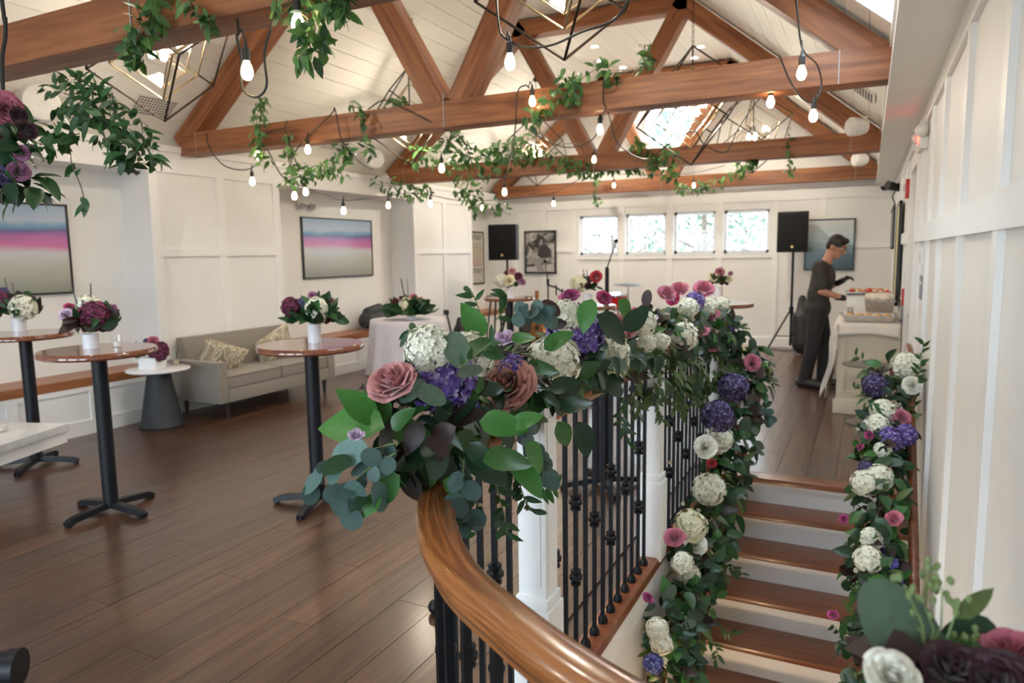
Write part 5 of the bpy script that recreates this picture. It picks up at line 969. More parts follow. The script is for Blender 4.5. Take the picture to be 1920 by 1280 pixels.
# ================================================================ PERSON at the food
SKIN = M('skin', (.50, .25, .17), .5, var=.08, sub=.1); HAIR = M('dark_hair', (.018, .013, .010), .5, var=.3, scale=60, bump=.6, bscale=120); SHIRT = M('charcoal_shirt', (.042, .036, .034), .85, var=.15, bump=.15, bscale=40); TROU = M('black_trousers', (.018, .018, .021), .8, var=.2, bump=.15, bscale=30); GLOV = M('black_glove', (.012, .012, .013), .42); SHOE = M('dark_shoe', (.022, .019, .018), .5)
PX = Vector((-.48, 9.0, 0)); pe = thing('person', 'person in dark shirt, trousers and black gloves bending over the food trays', 'person', PX)
J = dict(pel=(-.02, 0, .93), hipL=(-.01, .09, .90), hipR=(-.01, -.09, .90), kneL=(.07, .10, .50), kneR=(-.05, -.10, .50), ankL=(.06, .10, .10), ankR=(-.13, -.08, .11), wai=(-.015, 0, 1.08), che=(.03, 0, 1.29), shL=(.03, .19, 1.41), shR=(-.01, -.19, 1.40), nec=(.075, 0, 1.47), hed=(.155, -.01, 1.635),
         elL=(.10, .27, 1.18), elR=(.03, -.26, 1.14), wrL=(.22, .14, 1.24), wrR=(.24, -.17, 1.065))
J = {k: Vector(v) for k, v in J.items()}
def torso(b, g=0):
    b.ell(J['pel'], (.13+g, .165+g, .12+g)); b.ell(J['wai'], (.115+g, .15+g, .15+g)); b.ell(J['che'], (.125+g, .18+g, .17+g)); b.cap(J['shL']+Vector((0, -.05, 0)), J['shR']+Vector((0, .05, 0)), .075+g, .075+g); b.cap(J['wai'], J['che'], .11+g, .12+g)
hd = Matrix.Rotation(R(-22), 4, 'Z') @ Matrix.Rotation(R(28), 4, 'Y')      # looks right and down
def H(x, y, z): return J['hed']+hd @ Vector((x, y, z))
b = MB(); torso(b, -.012)
for s in 'LR':
    b.cap(J['hip'+s], J['kne'+s], .075, .055); b.cap(J['kne'+s], J['ank'+s], .052, .038); b.cap(J['sh'+s], J['el'+s], .052, .042); b.cap(J['el'+s], J['wr'+s], .043, .030); b.cap(J['ank'+s], J['ank'+s]+Vector((.12, -.02, -.05)), .035, .03)
b.cap(J['nec']+Vector((-.03, 0, -.05)), H(-.025, 0, -.05), .058, .055); b.ell(H(-.005, 0, .02), (.098, .077, .105), 16, 12, hd); b.ell(H(.03, 0, -.055), (.062, .055, .065), 14, 10, hd); b.ell(H(.065, 0, -.095), (.03, .035, .025), 12, 8, hd)
b.cap(H(.09, 0, .02), H(.118, 0, -.025), .012, .017); b.cap(H(.083, -.03, .045), H(.083, .03, .045), .014, .014); b.ell(H(.086, 0, -.068), (.014, .026, .010), 10, 6, hd)
for s in (-1, 1): b.ell(H(-.01, s*.078, -.005), (.022, .012, .034), 10, 8, hd)
remesh(b, 'body', SKIN, pe, .0085, 3)
b = MB(); b.ell(H(-.018, 0, .045), (.108, .088, .100), 18, 12, hd); b.ell(H(-.06, 0, -.005), (.06, .078, .07), 14, 10, hd); b.ell(H(.05, 0, .105), (.055, .07, .035), 14, 8, hd)
remesh(b, 'hair', HAIR, pe, .012, 3)
eye = M('eye_white', (.7, .68, .65), .3); iris = M('iris', (.03, .02, .015), .3)
for s in (-1, 1): e_ = MB().ell(H(.082, s*.032, .012), .012, 10, 8).build('eye', eye, pe, True); MB().ell(H(.092, s*.032, .008), .005, 8, 6).build('iris', iris, e_, True); MB().tube([H(.095, s*.012, .034), H(.094, s*.035, .04), H(.082, s*.055, .033)], .005, 6).build('eyebrow', HAIR, pe, True)
MB().tube([H(.098, -.022, -.066), H(.102, 0, -.068), H(.098, .022, -.066)], .004, 6).build('lips', M('lips', (.38, .14, .11), .5), pe, True)
gl_ = MB()
for s in (-1, 1):
    gl_.tube([H(.104, s*.034+.024*math.cos(a), .010+.018*math.sin(a)) for a in [2*math.pi*i/14 for i in range(15)]], .0028, 5); gl_.tube([H(.104, s*.058, .014), H(.05, s*.08, .018), H(-.015, s*.082, .016)], .0028, 5)
gl_.tube([H(.104, -.010, .012), H(.108, 0, .015), H(.104, .010, .012)], .0028, 5); gl_.build('glasses', M('glasses_metal', (.25, .22, .2), .3, metal=.8), pe, True)
b = MB(); torso(b, .012)
for s in 'LR': b.cap(J['sh'+s], J['sh'+s].lerp(J['el'+s], .78), .073, .070)
b.cap(J['pel']+Vector((0, 0, .02)), J['pel']+Vector((0, 0, .0)), .15, .15); remesh(b, 'shirt', SHIRT, pe, .0125, 5)
b = MB(); b.ell(J['pel']+Vector((0, 0, -.03)), (.142, .172, .11))
for s in 'LR': b.cap(J['hip'+s], J['kne'+s], .102, .082); b.cap(J['kne'+s], J['ank'+s]+Vector((0, 0, -.03)), .082, .074)
remesh(b, 'trousers', TROU, pe, .013, 5)
for s in 'LR':
    a = J['ank'+s].copy(); b = MB(); b.cap((a.x-.04, a.y, .06), (a.x+.05, a.y-.02, .065), .062, .060); b.cap((a.x+.05, a.y-.02, .055), (a.x+.19, a.y-.07, .045), .056, .045); b.cap((a.x, a.y, .06), (a.x, a.y, .13), .06, .06); b.v = [(x, y, max(z, .004)) for x, y, z in b.v]; remesh(b, 'shoe', SHOE, pe, .01, 3)
def glove(wr, d, side, curl, nm='glove'):
    d = Vector(d).normalized(); sd2 = Vector(side).normalized(); nrm = d.cross(sd2).normalized(); b = MB(); w0 = Vector(wr); b.cap(w0-d*.05, w0+d*.02, .036, .034)
    for k in (-1, -.33, .33, 1): b.cap(w0+d*.02+sd2*.014*k, w0+d*.09+sd2*.03*k, .02, .017)
    for k, ln in ((-1, .060), (-.33, .075), (.33, .080), (1, .070)):
        p = w0+d*.095+sd2*.031*k; q = p+(d*math.cos(curl)+nrm*math.sin(curl))*ln*.55; e2 = q+(d*math.cos(2*curl)+nrm*math.sin(2*curl))*ln*.5; b.cap(p, q, .0105, .0098); b.cap(q, e2, .0098, .0085)
    p = w0+d*.03+sd2*.038; q = p+(d*.6+sd2*.6+nrm*.4).normalized()*.045; b.cap(p, q, .014, .012); b.cap(q, q+(d*.9+nrm*.5).normalized()*.035, .012, .0095)
    remesh(b, nm, GLOV, pe, .006, 2)
glove(J['wrR'], (.95, .15, -.12), (0, 1, .1), .35); glove(J['wrL'], (.75, -.35, .5), (-.35, -.8, .2), .75)
# ================================================================ FLOWERS AND LEAVES
def leafmat(name, col, rough=.40, var=.13):
    m_ = M(name, col, rough, var=var, scale=7, rand=.28, bump=.12, bscale=14); t = m_.node_tree; b = t.nodes['Principled BSDF']; L = t.links.new
    tr = t.nodes.new('ShaderNodeBsdfTranslucent'); mx = t.nodes.new('ShaderNodeMixShader'); mx.inputs[0].default_value = .22
    src = b.inputs['Base Color'].links[0].from_socket; L(src, tr.inputs[0]); L(b.outputs[0], mx.inputs[1]); L(tr.outputs[0], mx.inputs[2]); L(mx.outputs[0], t.nodes['Material Output'].inputs[0]); return m_
LM = {'bright': leafmat('leaf_bright', (.045, .165, .030)), 'green': leafmat('leaf_green', (.030, .095, .028)), 'deep': leafmat('leaf_deep', (.012, .048, .018), .35), 'grey': leafmat('leaf_greygreen', (.075, .12, .080), .5), 'blue': leafmat('leaf_bluegreen', (.085, .16, .145), .5), 'maroon': leafmat('leaf_maroon', (.036, .018, .017), .45), 'olive': leafmat('leaf_olive', (.085, .13, .035)), 'vine': leafmat('leaf_vine', (.095, .22, .060)), 'vined': leafmat('leaf_vine_dark', (.030, .105, .034))}
STEM = M('stem_green', (.12, .16, .06), .6); TWIG = M('stem_brown', (.10, .07, .04), .7)
def leaf_geo(wr, n=6, fold=.16, droop=.18, tip=1.6, wave=0):
    vs_, fs = [], []
    for i in range(n+1):
        t = i/n if tip > 1 else (1-math.cos(math.pi*i/n))/2; w_ = wr*.5*((math.sin(math.pi*min(1, t**.75))**.8)*(1 if t < .99 else 0) if tip > 1 else 2*math.sqrt(max(0, t*(1-t)))); z = -droop*t*t; y = w_
        vs_ += [(t, y, z+fold*y+wave*math.sin(9*t)*y), (t, 0, z), (t, -y, z+fold*y-wave*math.sin(9*t)*y)]
    for i in range(n):
        for k in (0, 1): a = 3*i+k; fs.append((a, a+1, a+4, a+3))
    return vs_, fs
LG = {'broad': leaf_geo(.58, 8, .28, .22, 1.6, .08), 'euc': leaf_geo(.62, 10, .08, .10, .8), 'round': leaf_geo(.85, 8, .08, .05, .8), 'lance': leaf_geo(.34, 5, .2, .25), 'smi': leaf_geo(.42, 4, .2, .2)}
LMESH = {}
def lmesh(sh, mk):
    if (sh, mk) not in LMESH:
        me = bpy.data.meshes.new('leaf'); me.from_pydata(LG[sh][0], [], LG[sh][1]); me.materials.append(LM[mk]); me.shade_smooth(); LMESH[(sh, mk)] = me
    return LMESH[(sh, mk)]
def orient(pos, d, nrm, s, sy=None):
    x = Vector(d).normalized(); n = Vector(nrm); y = n.cross(x)
    if y.length < 1e-4: y = Vector((0, 1, .1)).cross(x)
    y.normalize(); z = x.cross(y); m_ = Matrix((x*s, y*(sy or s), z*s)).transposed().to_4x4(); m_.translation = pos; return m_
def rv(g): return Vector((g.gauss(0, 1), g.gauss(0, 1), g.gauss(0, 1))).normalized()
def put_leaves(par, leaves, nobj, name='leaf', stuff='foliage'):
    inv = par.matrix_world.inverted() if par.parent is None else Matrix(); inv = Matrix.Translation(-Vector(par.location))
    for sh, mk, m_ in leaves[:nobj]:
        o = link(name, lmesh(sh, mk), par); o.matrix_local = inv @ m_
    rest = leaves[nobj:]
    if not rest: return
    V, F, MI, keys = [], [], [], []
    for sh, mk, m_ in rest:
        if mk not in keys: keys.append(mk)
        A = np.array(LG[sh][0]); mm = np.array(inv @ m_); P_ = A @ mm[:3, :3].T+mm[:3, 3]; n0 = len(V); V += P_.tolist(); F += [tuple(i+n0 for i in f) for f in LG[sh][1]]; MI += [keys.index(mk)]*len(LG[sh][1])
    me = bpy.data.meshes.new(stuff); me.from_pydata(V, [], F)
    for k in keys: me.materials.append(LM[k])
    me.polygons.foreach_set('material_index', MI); me.shade_smooth(); tag(link(stuff, me, par), kind='stuff')
# ---- blooms of radius 1 facing +Z
def petal(mb, a, w_, r0, r1, z0, h, curl, n=6, cup=.25):
    vs_ = []
    for i in range(n+1):
        v = i/n
        for j in range(7):
            u = j/3-1; wd = w_*(1-.12*abs(u)**2*v**2); an = a+u*wd*(.55+.45*math.sin(math.pi*min(1, .25+.6*v))); r = r0+(r1-r0)*v**.7+curl*max(0, v-.6)**2*2; z = z0+h*(v-.22*u*u*v*v)-curl*max(0, v-.65)**2*2.2; r *= 1-cup*.25*(1-abs(u))*0
            vs_.append((r*math.cos(an), r*math.sin(an), z))
    mb.add(vs_, [(i*7+j, i*7+j+1, (i+1)*7+j+1, (i+1)*7+j) for i in range(n) for j in range(6)])
def rose_geo(layers, seed):
    g = random.Random(seed); mb = MB(); mb.ell((0, 0, .18), (.09, .09, .40), 8, 6)
    for k, (n, r0, r1, h, w_, curl, z0) in enumerate(layers):
        for i in range(n): petal(mb, 2*math.pi*(i+.37*k+g.uniform(-.08, .08))/n, w_, r0, r1*g.uniform(.94, 1.06), z0, h*g.uniform(.95, 1.05), curl)
    return mb
ROSE = rose_geo([(2, .04, .10, .66, 1.5, 0, 0), (3, .06, .18, .70, 1.25, 0, -.02), (3, .10, .28, .74, 1.15, .02, -.06), (4, .14, .40, .76, .92, .06, -.12), (5, .18, .53, .74, .78, .14, -.18), (5, .20, .67, .68, .76, .26, -.24), (5, .24, .80, .64, .80, .24, -.30), (6, .26, .92, .54, .72, .30, -.34)], 1)
RANU = rose_geo([(3, .03, .09, .52, 1.2, 0, 0), (4, .05, .17, .54, .95, 0, -.02), (6, .08, .28, .56, .7, .02, -.04), (7, .12, .41, .55, .6, .06, -.08), (8, .14, .55, .50, .54, .12, -.12), (9, .16, .71, .42, .48, .2, -.16), (9, .18, .88, .28, .48, .28, -.18)], 2)
LISI = rose_geo([(3, .08, .25, .9, 1.1, .1, -.2), (4, .12, .45, .95, .85, .25, -.3), (5, .14, .72, .8, .72, .5, -.35)], 3)
BUD = rose_geo([(3, .1, .4, .9, 1.2, -.3, -.3), (4, .15, .62, .9, .95, -.2, -.4)], 4)
def hyd_geo(seed, nf=150):
    g = random.Random(seed); mb = MB(); mb.ell((0, 0, 0), (.62, .62, .60), 12, 8)
    for i in range(nf):
        z = 1-1.72*(i+.5)/nf; a = i*2.39996+g.uniform(-.1, .1); r = math.sqrt(max(0, 1-z*z)); d = Vector((r*math.cos(a), r*math.sin(a), z)).normalized(); d0 = d; d = (d+rv(g)*.20).normalized(); c = d0*g.uniform(.76, 1.0); x, y, _ = frame(d); t0 = g.uniform(0, 1.6); s = g.uniform(.19, .235)
        for k in range(4):
            t = t0+k*math.pi/2; p = x*math.cos(t)+y*math.sin(t); q = d.cross(p); mb.add([c, c+(p*.30+q*.40)*s+d*.05, c+(p*.78+q*.46)*s+d*.065, c+p*1.0*s+d*.03, c+(p*.78-q*.46)*s+d*.065, c+(p*.30-q*.40)*s+d*.05], [(0, 1, 2, 3), (0, 3, 4, 5)])
    return mb
HYD = [hyd_geo(11), hyd_geo(12)]
PC = {'white': (.80, .79, .70), 'cream': (.78, .72, .52), 'dusty': (.56, .25, .26), 'peach': (.60, .30, .26), 'pink': (.56, .17, .25), 'cerise': (.42, .02, .12), 'magenta': (.36, .03, .17), 'red': (.42, .01, .03), 'burgundy': (.12, .008, .03), 'maroon': (.035, .004, .012), 'mauve': (.36, .15, .28), 'lav': (.55, .42, .58)}
PMAT = {k: M('petal_'+k, c, .55, var=.12, scale=4, rand=.1, sheen=.2, sub=0) for k, c in PC.items()}
def hydmat(name, a, b, c):
    m_, t, bs_ = base_mat(name); L = t.links.new; tc_ = t.nodes.new('ShaderNodeTexCoord'); vo = N(t, 'ShaderNodeTexNoise', Scale=5.5, Detail=1); L(tc_.outputs['Object'], vo.inputs['Vector']); cr = t.nodes.new('ShaderNodeValToRGB'); e = cr.color_ramp.elements; e[0].position = .36; e[0].color = a+(1,); e[1].position = .68; e[1].color = c+(1,); q = e.new(.54); q.color = b+(1,); L(vo.outputs[0], cr.inputs[0]); L(cr.outputs[0], bs_.inputs['Base Color']); bs_.inputs['Roughness'].default_value = .6; return m_
HMAT = {'white': M('hydrangea_white', (.80, .80, .68), .6, var=.07, scale=6), 'cream': M('hydrangea_cream', (.76, .74, .54), .6, var=.1, scale=6), 'purple': hydmat('hydrangea_purple', (.075, .04, .26), (.16, .09, .36), (.45, .42, .62)), 'blue': hydmat('hydrangea_blue', (.03, .035, .22), (.10, .11, .38), (.35, .40, .52)), 'dkpurple': hydmat('hydrangea_dark', (.035, .02, .07), (.07, .05, .16), (.22, .20, .36)), 'burgundy': hydmat('hydrangea_burgundy', (.06, .006, .03), (.14, .012, .05), (.24, .03, .12))}
BM = {}
def bloom_mesh(t, c, i=0):
    k = (t, c, i % 2 if t == 'h' else 0)
    if k not in BM: BM[k] = {'h': HYD[i % 2], 'r': ROSE, 'n': RANU, 'l': LISI, 'b': BUD}[t].mesh({'h': 'hydrangea', 'r': 'rose', 'n': 'ranunculus', 'l': 'lisianthus', 'b': 'flower_bud'}[t], (HMAT if t == 'h' else PMAT)[c], t != 'h')
    return BM[k]
BNAME = {'h': 'hydrangea', 'r': 'rose', 'n': 'ranunculus', 'l': 'lisianthus', 'b': 'flower_bud'}
EYE = Vector((0, -.3, 1.9))
def put_blooms(par, lst, g, out=(0, 0, 0), wc=.6, wu=.45, pull=0):
    for i, (t, c, x, y, z, r) in enumerate(lst):
        p = Vector((x, y, z)); p = p+(Vector((0, 0, 1.6))-p).normalized()*pull; f_ = (EYE-p).normalized()*wc+Vector((0, 0, wu))+Vector(out)+rv(g)*.28; f_.normalize(); rr = r*(1.12 if t == 'h' else 1.08)
        m_ = orient(p, f_, rv(g), 1); q = (m_.to_3x3() @ Matrix.Rotation(R(90), 3, 'Y')).to_euler()
        link(BNAME[t], bloom_mesh(t, c, i), par, p-Vector(par.location), q, rr*(1 if t != 'b' else .8))
def ptube(path, t):
    n = len(path)-1; f_ = t*n; i = min(int(f_), n-1); return path[i].lerp(path[i+1], f_-i), (path[i+1]-path[i]).normalized()
def fill(path, rad, n, g, shapes, size, grav=.35, clampx=None, bias=None):
    sp_ = spline(path, 6); L_ = []
    for _ in range(n):
        t = g.random(); c, d = ptube(sp_, t); u = rv(g); u = (u-d*u.dot(d)).normalized()
        if bias is not None and u.dot(bias) < -.2 and g.random() < .5: u = -u
        R_ = rad(t) if callable(rad) else rad; rr = R_*g.uniform(.25, 1)**.7; p = c+u*rr; dr = (u*.8+rv(g)*.7+d*g.uniform(-.5, .5)+Vector((0, 0, -grav))).normalized(); nn = (u+(EYE-p).normalized()*.5+Vector((0, 0, .4))+rv(g)*.45)
        s = (size(t) if callable(size) else size)*g.uniform(.7, 1.25); p = p-dr*s*.4
        if clampx and not (clampx[0] < p.x < clampx[1] and clampx[0] < (p+dr*s).x < clampx[1]): continue
        k = g.random(); 
        for wgt, sh, mk in shapes:
            if k < wgt: break
            k -= wgt
        L_.append((sh, mk, orient(p, dr, nn, s)))
    return L_
def spray(par, pts, mk, n, g, s=None, shape=None):
    sp_ = spline(pts, 6); o = Vector(par.location); MB(o).tube(sp_, .0018, 4).build('sprig_stem', STEM, par, True); L_ = []
    D = (Vector(pts[0])-Vector((0, 0, 1.6))).length; s = s or (.042 if D < 2.2 else .055); shape = shape or ('round' if mk == 'blue' else 'lance')
    for i in range(n):
        t = (i+.6)/n; c, d = ptube(sp_, min(t, .999)); sd_ = d.cross(rv(g)).normalized(); dr = (d*.5+sd_*.8+Vector((0, 0, -.1))).normalized(); L_.append((shape, mk, orient(c, dr, (EYE-c).normalized()+rv(g)*.5, s*g.uniform(.75, 1.2))))
    return L_
MIXN = [(.30, 'broad', 'deep'), (.22, 'broad', 'green'), (.16, 'broad', 'bright'), (.10, 'euc', 'grey'), (.10, 'broad', 'maroon'), (.12, 'lance', 'green')]
MIXF = [(.38, 'broad', 'deep'), (.25, 'broad', 'green'), (.08, 'broad', 'bright'), (.08, 'euc', 'grey'), (.07, 'broad', 'maroon'), (.14, 'lance', 'olive')]
g = random.Random(21)
# -- garland along the railing top
rg = thing('rail_garland', 'long flower and leaf garland lying along the top of the stair railing', 'garland', (-.96, 2.1, 1.1), group='flower garlands on the stairs')
L1 = [(sh, mk, orient(Vector(a), Vector(b)-Vector(a), (EYE-Vector(a)).normalized()+Vector((.1, 0, .5))+rv(g)*.35, (Vector(b)-Vector(a)).length*1.05)) for a, b, sh, mk in BIGLEAF]
near = fill([(-.90, 1.20, 1.22), (-.92, 1.4, 1.22), (-.95, 1.75, 1.20), (-.96, 2.15, 1.17)], .13, 330, g, MIXN, .085)
for a in SPRAYS:
    if a[3] < 1420 and a[0][0][1] < 4.6 and a[0][0][2] > .4 and a[0][0][0] < -.3: near += spray(rg, a[0], a[1], a[2], g)
far1 = fill([(-.95, 2.1, 1.19), (-.95, 2.8, 1.18), (-.95, 3.5, 1.16), (-.95, 4.2, 1.14), (-.93, 4.9, 1.08), (-.86, 5.25, .98)], lambda t: .12+.05*t, 760, g, MIXF, .085)
far2 = fill([(-.93, 3.2, 1.02), (-.92, 3.8, .95), (-.91, 4.5, .88), (-.85, 5.15, .80)], lambda t: .13+.05*t, 280, g, [(.45, 'lance', 'olive'), (.3, 'broad', 'deep'), (.25, 'lance', 'green')], .08, .9)
ob = L1+near[:110]+far1[:140]; put_leaves(rg, ob+near[110:]+far1[140:]+far2, len(ob)); put_blooms(rg, FL_RAIL, g, pull=.09)
MB(rg.location).tube(spline([(-.90, 1.2, 1.17), (-.95, 1.8, 1.14), (-.96, 3, 1.13), (-.96, 4.9, 1.11)]), .012, 6).build('garland_stem', TWIG, rg, True)
for i, (t, c, x, y, z, r) in enumerate(FL_RAIL):
    if t in 'n': MB(rg.location).tube([(x, y, z), (x+.005, y-.01, z-.08), (x, y, z-.17)], .003, 5).build('flower_stem', STEM, rg, True)
# -- garland down the left of the stairs
sg = thing('stair_garland', 'flower garland tumbling down the stairwell side of the steps', 'garland', (-.80, 4.3, 0), group='flower garlands on the stairs')
P2 = [(-.72, 5.25, .82), (-.74, 4.95, .58), (-.79, 4.6, .22), (-.81, 4.2, -.02), (-.82, 3.8, -.2), (-.82, 3.4, -.30), (-.82, 3.15, -.42)]
lv = fill(P2, .20, 1000, g, MIXF, .10, clampx=(-.92, 1))
for a in SPRAYS:
    if a[3] >= 1320 and a[3] < 1500 and not (a[0][0][1] < 4.6 and a[0][0][2] > .4): lv += spray(sg, a[0], a[1], a[2], g)
put_leaves(sg, lv, 260); put_blooms(sg, FL_STL, g, (.25, 0, 0), pull=.16); MB(sg.location).tube(spline(P2), .012, 6).build('garland_stem', TWIG, sg, True)
# -- garland down the right wall
wg = thing('stair_garland', 'flower garland hung along the wall handrail with a blue flower spike', 'garland', (.14, 4.3, .3), group='flower garlands on the stairs')
P3 = [(.17, 5.1, .84), (.15, 4.8, .64), (.13, 4.45, .42), (.115, 4.1, .18), (.11, 3.8, -.03), (.11, 3.45, -.28), (.10, 3.2, -.45)]
lv = fill(P3, .155, 820, g, MIXF, .09, clampx=(-1, .34))
for a in SPRAYS:
    if a[3] >= 1590: lv += spray(wg, a[0], a[1], a[2], g)
put_leaves(wg, lv, 240); put_blooms(wg, FL_STR, g, (-.2, -.1, 0), pull=.12); MB(wg.location).tube(spline(P3), .012, 6).build('garland_stem', TWIG, wg, True)
dp = MB(wg.location); hs_ = spline(DELPH, 8)
for i in range(90):
    c, d = ptube(hs_, g.random()**.8); u = rv(g); u = (u-d*u.dot(d)).normalized(); rr = .05*(.4+.6*min(1, (Vector(DELPH[0])-c).length/.25)); p = c+u*rr; x, y, _ = frame(u)
    for k in range(4): t = k*1.57; q = x*math.cos(t)+y*math.sin(t); w_ = u.cross(q); dp.add([p, p+(q*.6+w_*.5)*.018, p+q*.022+u*.004, p+(q*.6-w_*.5)*.018], [(0, 1, 2, 3)])
dp.build('delphinium', hydmat('delphinium_blue', (.035, .03, .22), (.07, .05, .32), (.14, .12, .42)), wg)
# -- cluster at the right end of the curved rail
ng = thing('rail_garland', 'short flower cluster with big eucalyptus leaves at the wall end of the curved rail', 'garland', (.10, .72, 1.09), group='flower garlands on the stairs')
NL = [Vector(p) for p in NEARLEAF]; L1 = [('euc', 'grey', orient(NL[1]+Vector((0, 0, .0)), NL[0]-NL[1], (EYE-NL[0]).normalized()+Vector((.2, 0, .3)), (NL[0]-NL[1]).length*1.05)), ('euc', 'deep', orient(NL[4]+Vector((.02, .03, -.05)), NL[2]-NL[4]+Vector((0, 0, .02)), (EYE-NL[2]).normalized(), .10)), ('lance', 'olive', orient(NL[2]+Vector((0, 0, .01)), NL[3]-NL[2], (.3, -.5, .6), .06)), ('broad', 'bright', orient(NL[4], Vector((.06, .02, .02)), (0, -.6, .6), .07)), ('broad', 'maroon', orient(NL[5]+Vector((.05, 0, -.05)), Vector((-.05, .01, .03)), (0, -.6, .6), .08)), ('broad', 'maroon', orient(NL[5]+Vector((.06, 0, -.01)), Vector((-.06, .0, .0)), (0, -.4, .8), .08))]
L1 += fill([(-.02, .70, 1.10), (.12, .69, 1.10), (.27, .67, 1.10)], .06, 70, g, MIXN, .07, .6, clampx=(-1, .34))
put_leaves(ng, L1, len(L1)); put_blooms(ng, FL_NEAR, g, (0, 0, .2), .7, .5)
sd_ = MB(ng.location); bs0 = Vector(NL[4])
for i in range(9):
    e_ = bs0+Vector((g.uniform(-.04, .04), g.uniform(.0, .05), g.uniform(.02, .09))); sd_.tube([bs0, (bs0+e_)/2+rv(g)*.01, e_], .0012, 4)
    for k in range(7): sd_.ell(e_+rv(g)*.012, (.0035, .0035, .005), 6, 4)
sd_.build('seed_sprig', M('seed_green', (.16, .22, .08), .5), ng, True)
# -- cluster hanging on a cord at upper left
hg = thing('hanging_flowers', 'pink rose and dark leaf cluster hanging from a black cord', 'garland', FL_HANG[0][2:5])
c0 = Vector(FL_HANG[0][2:5]); lv = fill([c0+Vector((-.03, 0, 0)), c0+Vector((-.0, 0, -.12)), c0+Vector((.03, .02, -.26))], .075, 85, g, [(.5, 'broad', 'deep'), (.3, 'broad', 'green'), (.2, 'lance', 'green')], .07, .6)
put_leaves(hg, lv, 110); put_blooms(hg, FL_HANG, g, (.3, 0, 0), .8, .1)
hc_ = [Vector(p) for p in HANGCORD]; top = hc_[-1]; MB(hg.location).tube(spline(hc_[:4]+[hc_[3]+Vector((-.01, 0, .25)), Vector((hc_[3].x-.02, hc_[3].y, ZC-.02))]), .006, 6).build('cord', CABLE, hg, True)
# -- smilax vines on the trusses
VL = {'t1ball': 'dense green smilax ball hanging below the nearest truss', 'first': 'short smilax sprig above the hanging smilax ball', 'tail': 'thin smilax tendril trailing in front of the first beach print', 'side': 'smilax sprig next to the hanging pink roses', 't1top': 'smilax vine draped on the nearest truss above the first cage pendant', 't1mid': 'thin smilax sprig on the nearest truss beam', 't1right': 'smilax vine around the two large bulbs of the nearest truss', 't1r2': 'smilax sprig high on the nearest truss beside the web struts',
      't2v1': 'smilax vine climbing the left end of the second truss', 't2v2': 'thin smilax strand on the second truss by a wrapped cable', 't2swag': 'smilax swag below the second truss near the emergency light', 't2v3': 'smilax strand hanging over the second truss beam', 't2v4': 'small smilax tip on top of the second truss', 'mid1': 'smilax swag at the left end of the third truss', 'mid2': 'thick smilax swag between the second and third trusses', 'mid3': 'smilax strand falling past the third truss toward the bulbs', 'mid4': 'smilax strand under the third truss near the lettered poster',
      't2w': 'smilax around the glowing bulb on the second truss', 't2x': 'smilax sprig on top of the second truss below the recessed lights', 't2y': 'upright smilax tuft behind the second truss', 't3a': 'smilax vine lying along the third truss', 't3b': 'thin smilax line below the third truss', 't3c': 'smilax tuft on the third truss under the round window', 't3d': 'bright smilax tuft hanging beside the round window', 't4a': 'smilax garland along the last truss above the windows', 't4b': 'smilax strand hanging above the gable windows', 't3e': 'thin smilax strand near the right white speaker', 't4c': 'smilax tuft at the right end of the third truss'}
for k, (pp, sp_, n) in VINES.items():
    v = thing('smilax_vine', VL[k], 'vine', pp[0], 0, 'smilax vines on the trusses'); MB(Vector(pp[0])).tube(spline(pp, 6), .003, 5).build('vine_stem', TWIG, v, True)
    dark = k in ('t1ball', 'first', 'side', 'tail'); lv = fill(pp, sp_, int(n*(1.7 if k == 't1ball' else 1.15)), g, [(.7, 'smi', 'vined' if dark else 'vine'), (.3, 'smi', 'green')], .082 if pp[0][1] < 3 else (.088 if pp[0][1] < 7 else .10), .45); put_leaves(v, lv, 150 if pp[0][1] < 3 else 40)
# ================================================================ VASES
def arrangement(lab, vloc, kind, vw, vh, blooms, nl, rad, seed, hc=None, mix=None, spikes=0, flat=1):
    gg = random.Random(seed); V = Vector(vloc); t = thing('flower_arrangement', lab, 'flower vase', vloc, 0, 'white vases of flowers'); toc = (Vector((0, 0, V.z))-V); toc.z = 0; toc.normalize(); rgt = Vector((-toc.y, toc.x, 0))
    if kind == 'round': MB().lathe([(vw*.5, 0), (vw*.5, vh), (vw*.46, vh), (vw*.46, .01), (.001, .01)], n=28, cap=False).build('vase', WHITE, t, True)
    else:
        b = MB(); b.box((-vw/2, -vw/2, 0), (vw/2, vw/2, vh)); o = b.build('vase', WHITE, t, True, .004); o.rotation_euler = (0, 0, R(20))
    fl_ = []
    for ty, c, a, h, f_, r in blooms: p = V+rgt*a+Vector((0, 0, h))+toc*f_; fl_.append((ty, c, p.x, p.y, p.z, r))
    put_blooms(t, fl_, gg, (0, 0, 0), .75, .35); hc = hc or vh+rad*.5; L_ = []
    for i in range(nl):
        u = rv(gg); u.z = abs(u.z)*.9-.25; p = V+Vector((0, 0, vh))+Vector((u.x, u.y, u.z*flat))*rad*gg.uniform(.25, 1)+Vector((0, 0, max(0, hc-vh-.02))); dr = (u+rv(gg)*.5+Vector((0, 0, .15))).normalized(); s = rad*gg.uniform(.42, .7); k = gg.random(); sh, mk = (mix or [('broad', 'deep'), ('lance', 'green'), ('broad', 'green'), ('broad', 'maroon')])[int(k*len(mix or [0]*4))]; q = p-dr*s*.5
        if q.z < V.z+vh*.7 and (q-V).xy.length < vw: q.z = V.z+vh
        L_.append((sh, mk, orient(q, dr, u+toc+rv(gg)*.4, s)))
    put_leaves(t, L_, 60)
    for i in range(spikes):
        a = gg.uniform(-.6, .2)*rad; e_ = rgt*a+Vector((0, 0, hc+rad*gg.uniform(.9, 1.25))); MB().cyl(rgt*a*.5+Vector((0, 0, hc)), e_, .007, .004, 6).build('veronica_spike', M('spike_grey', (.10, .10, .13), .7), t, True)
    return t
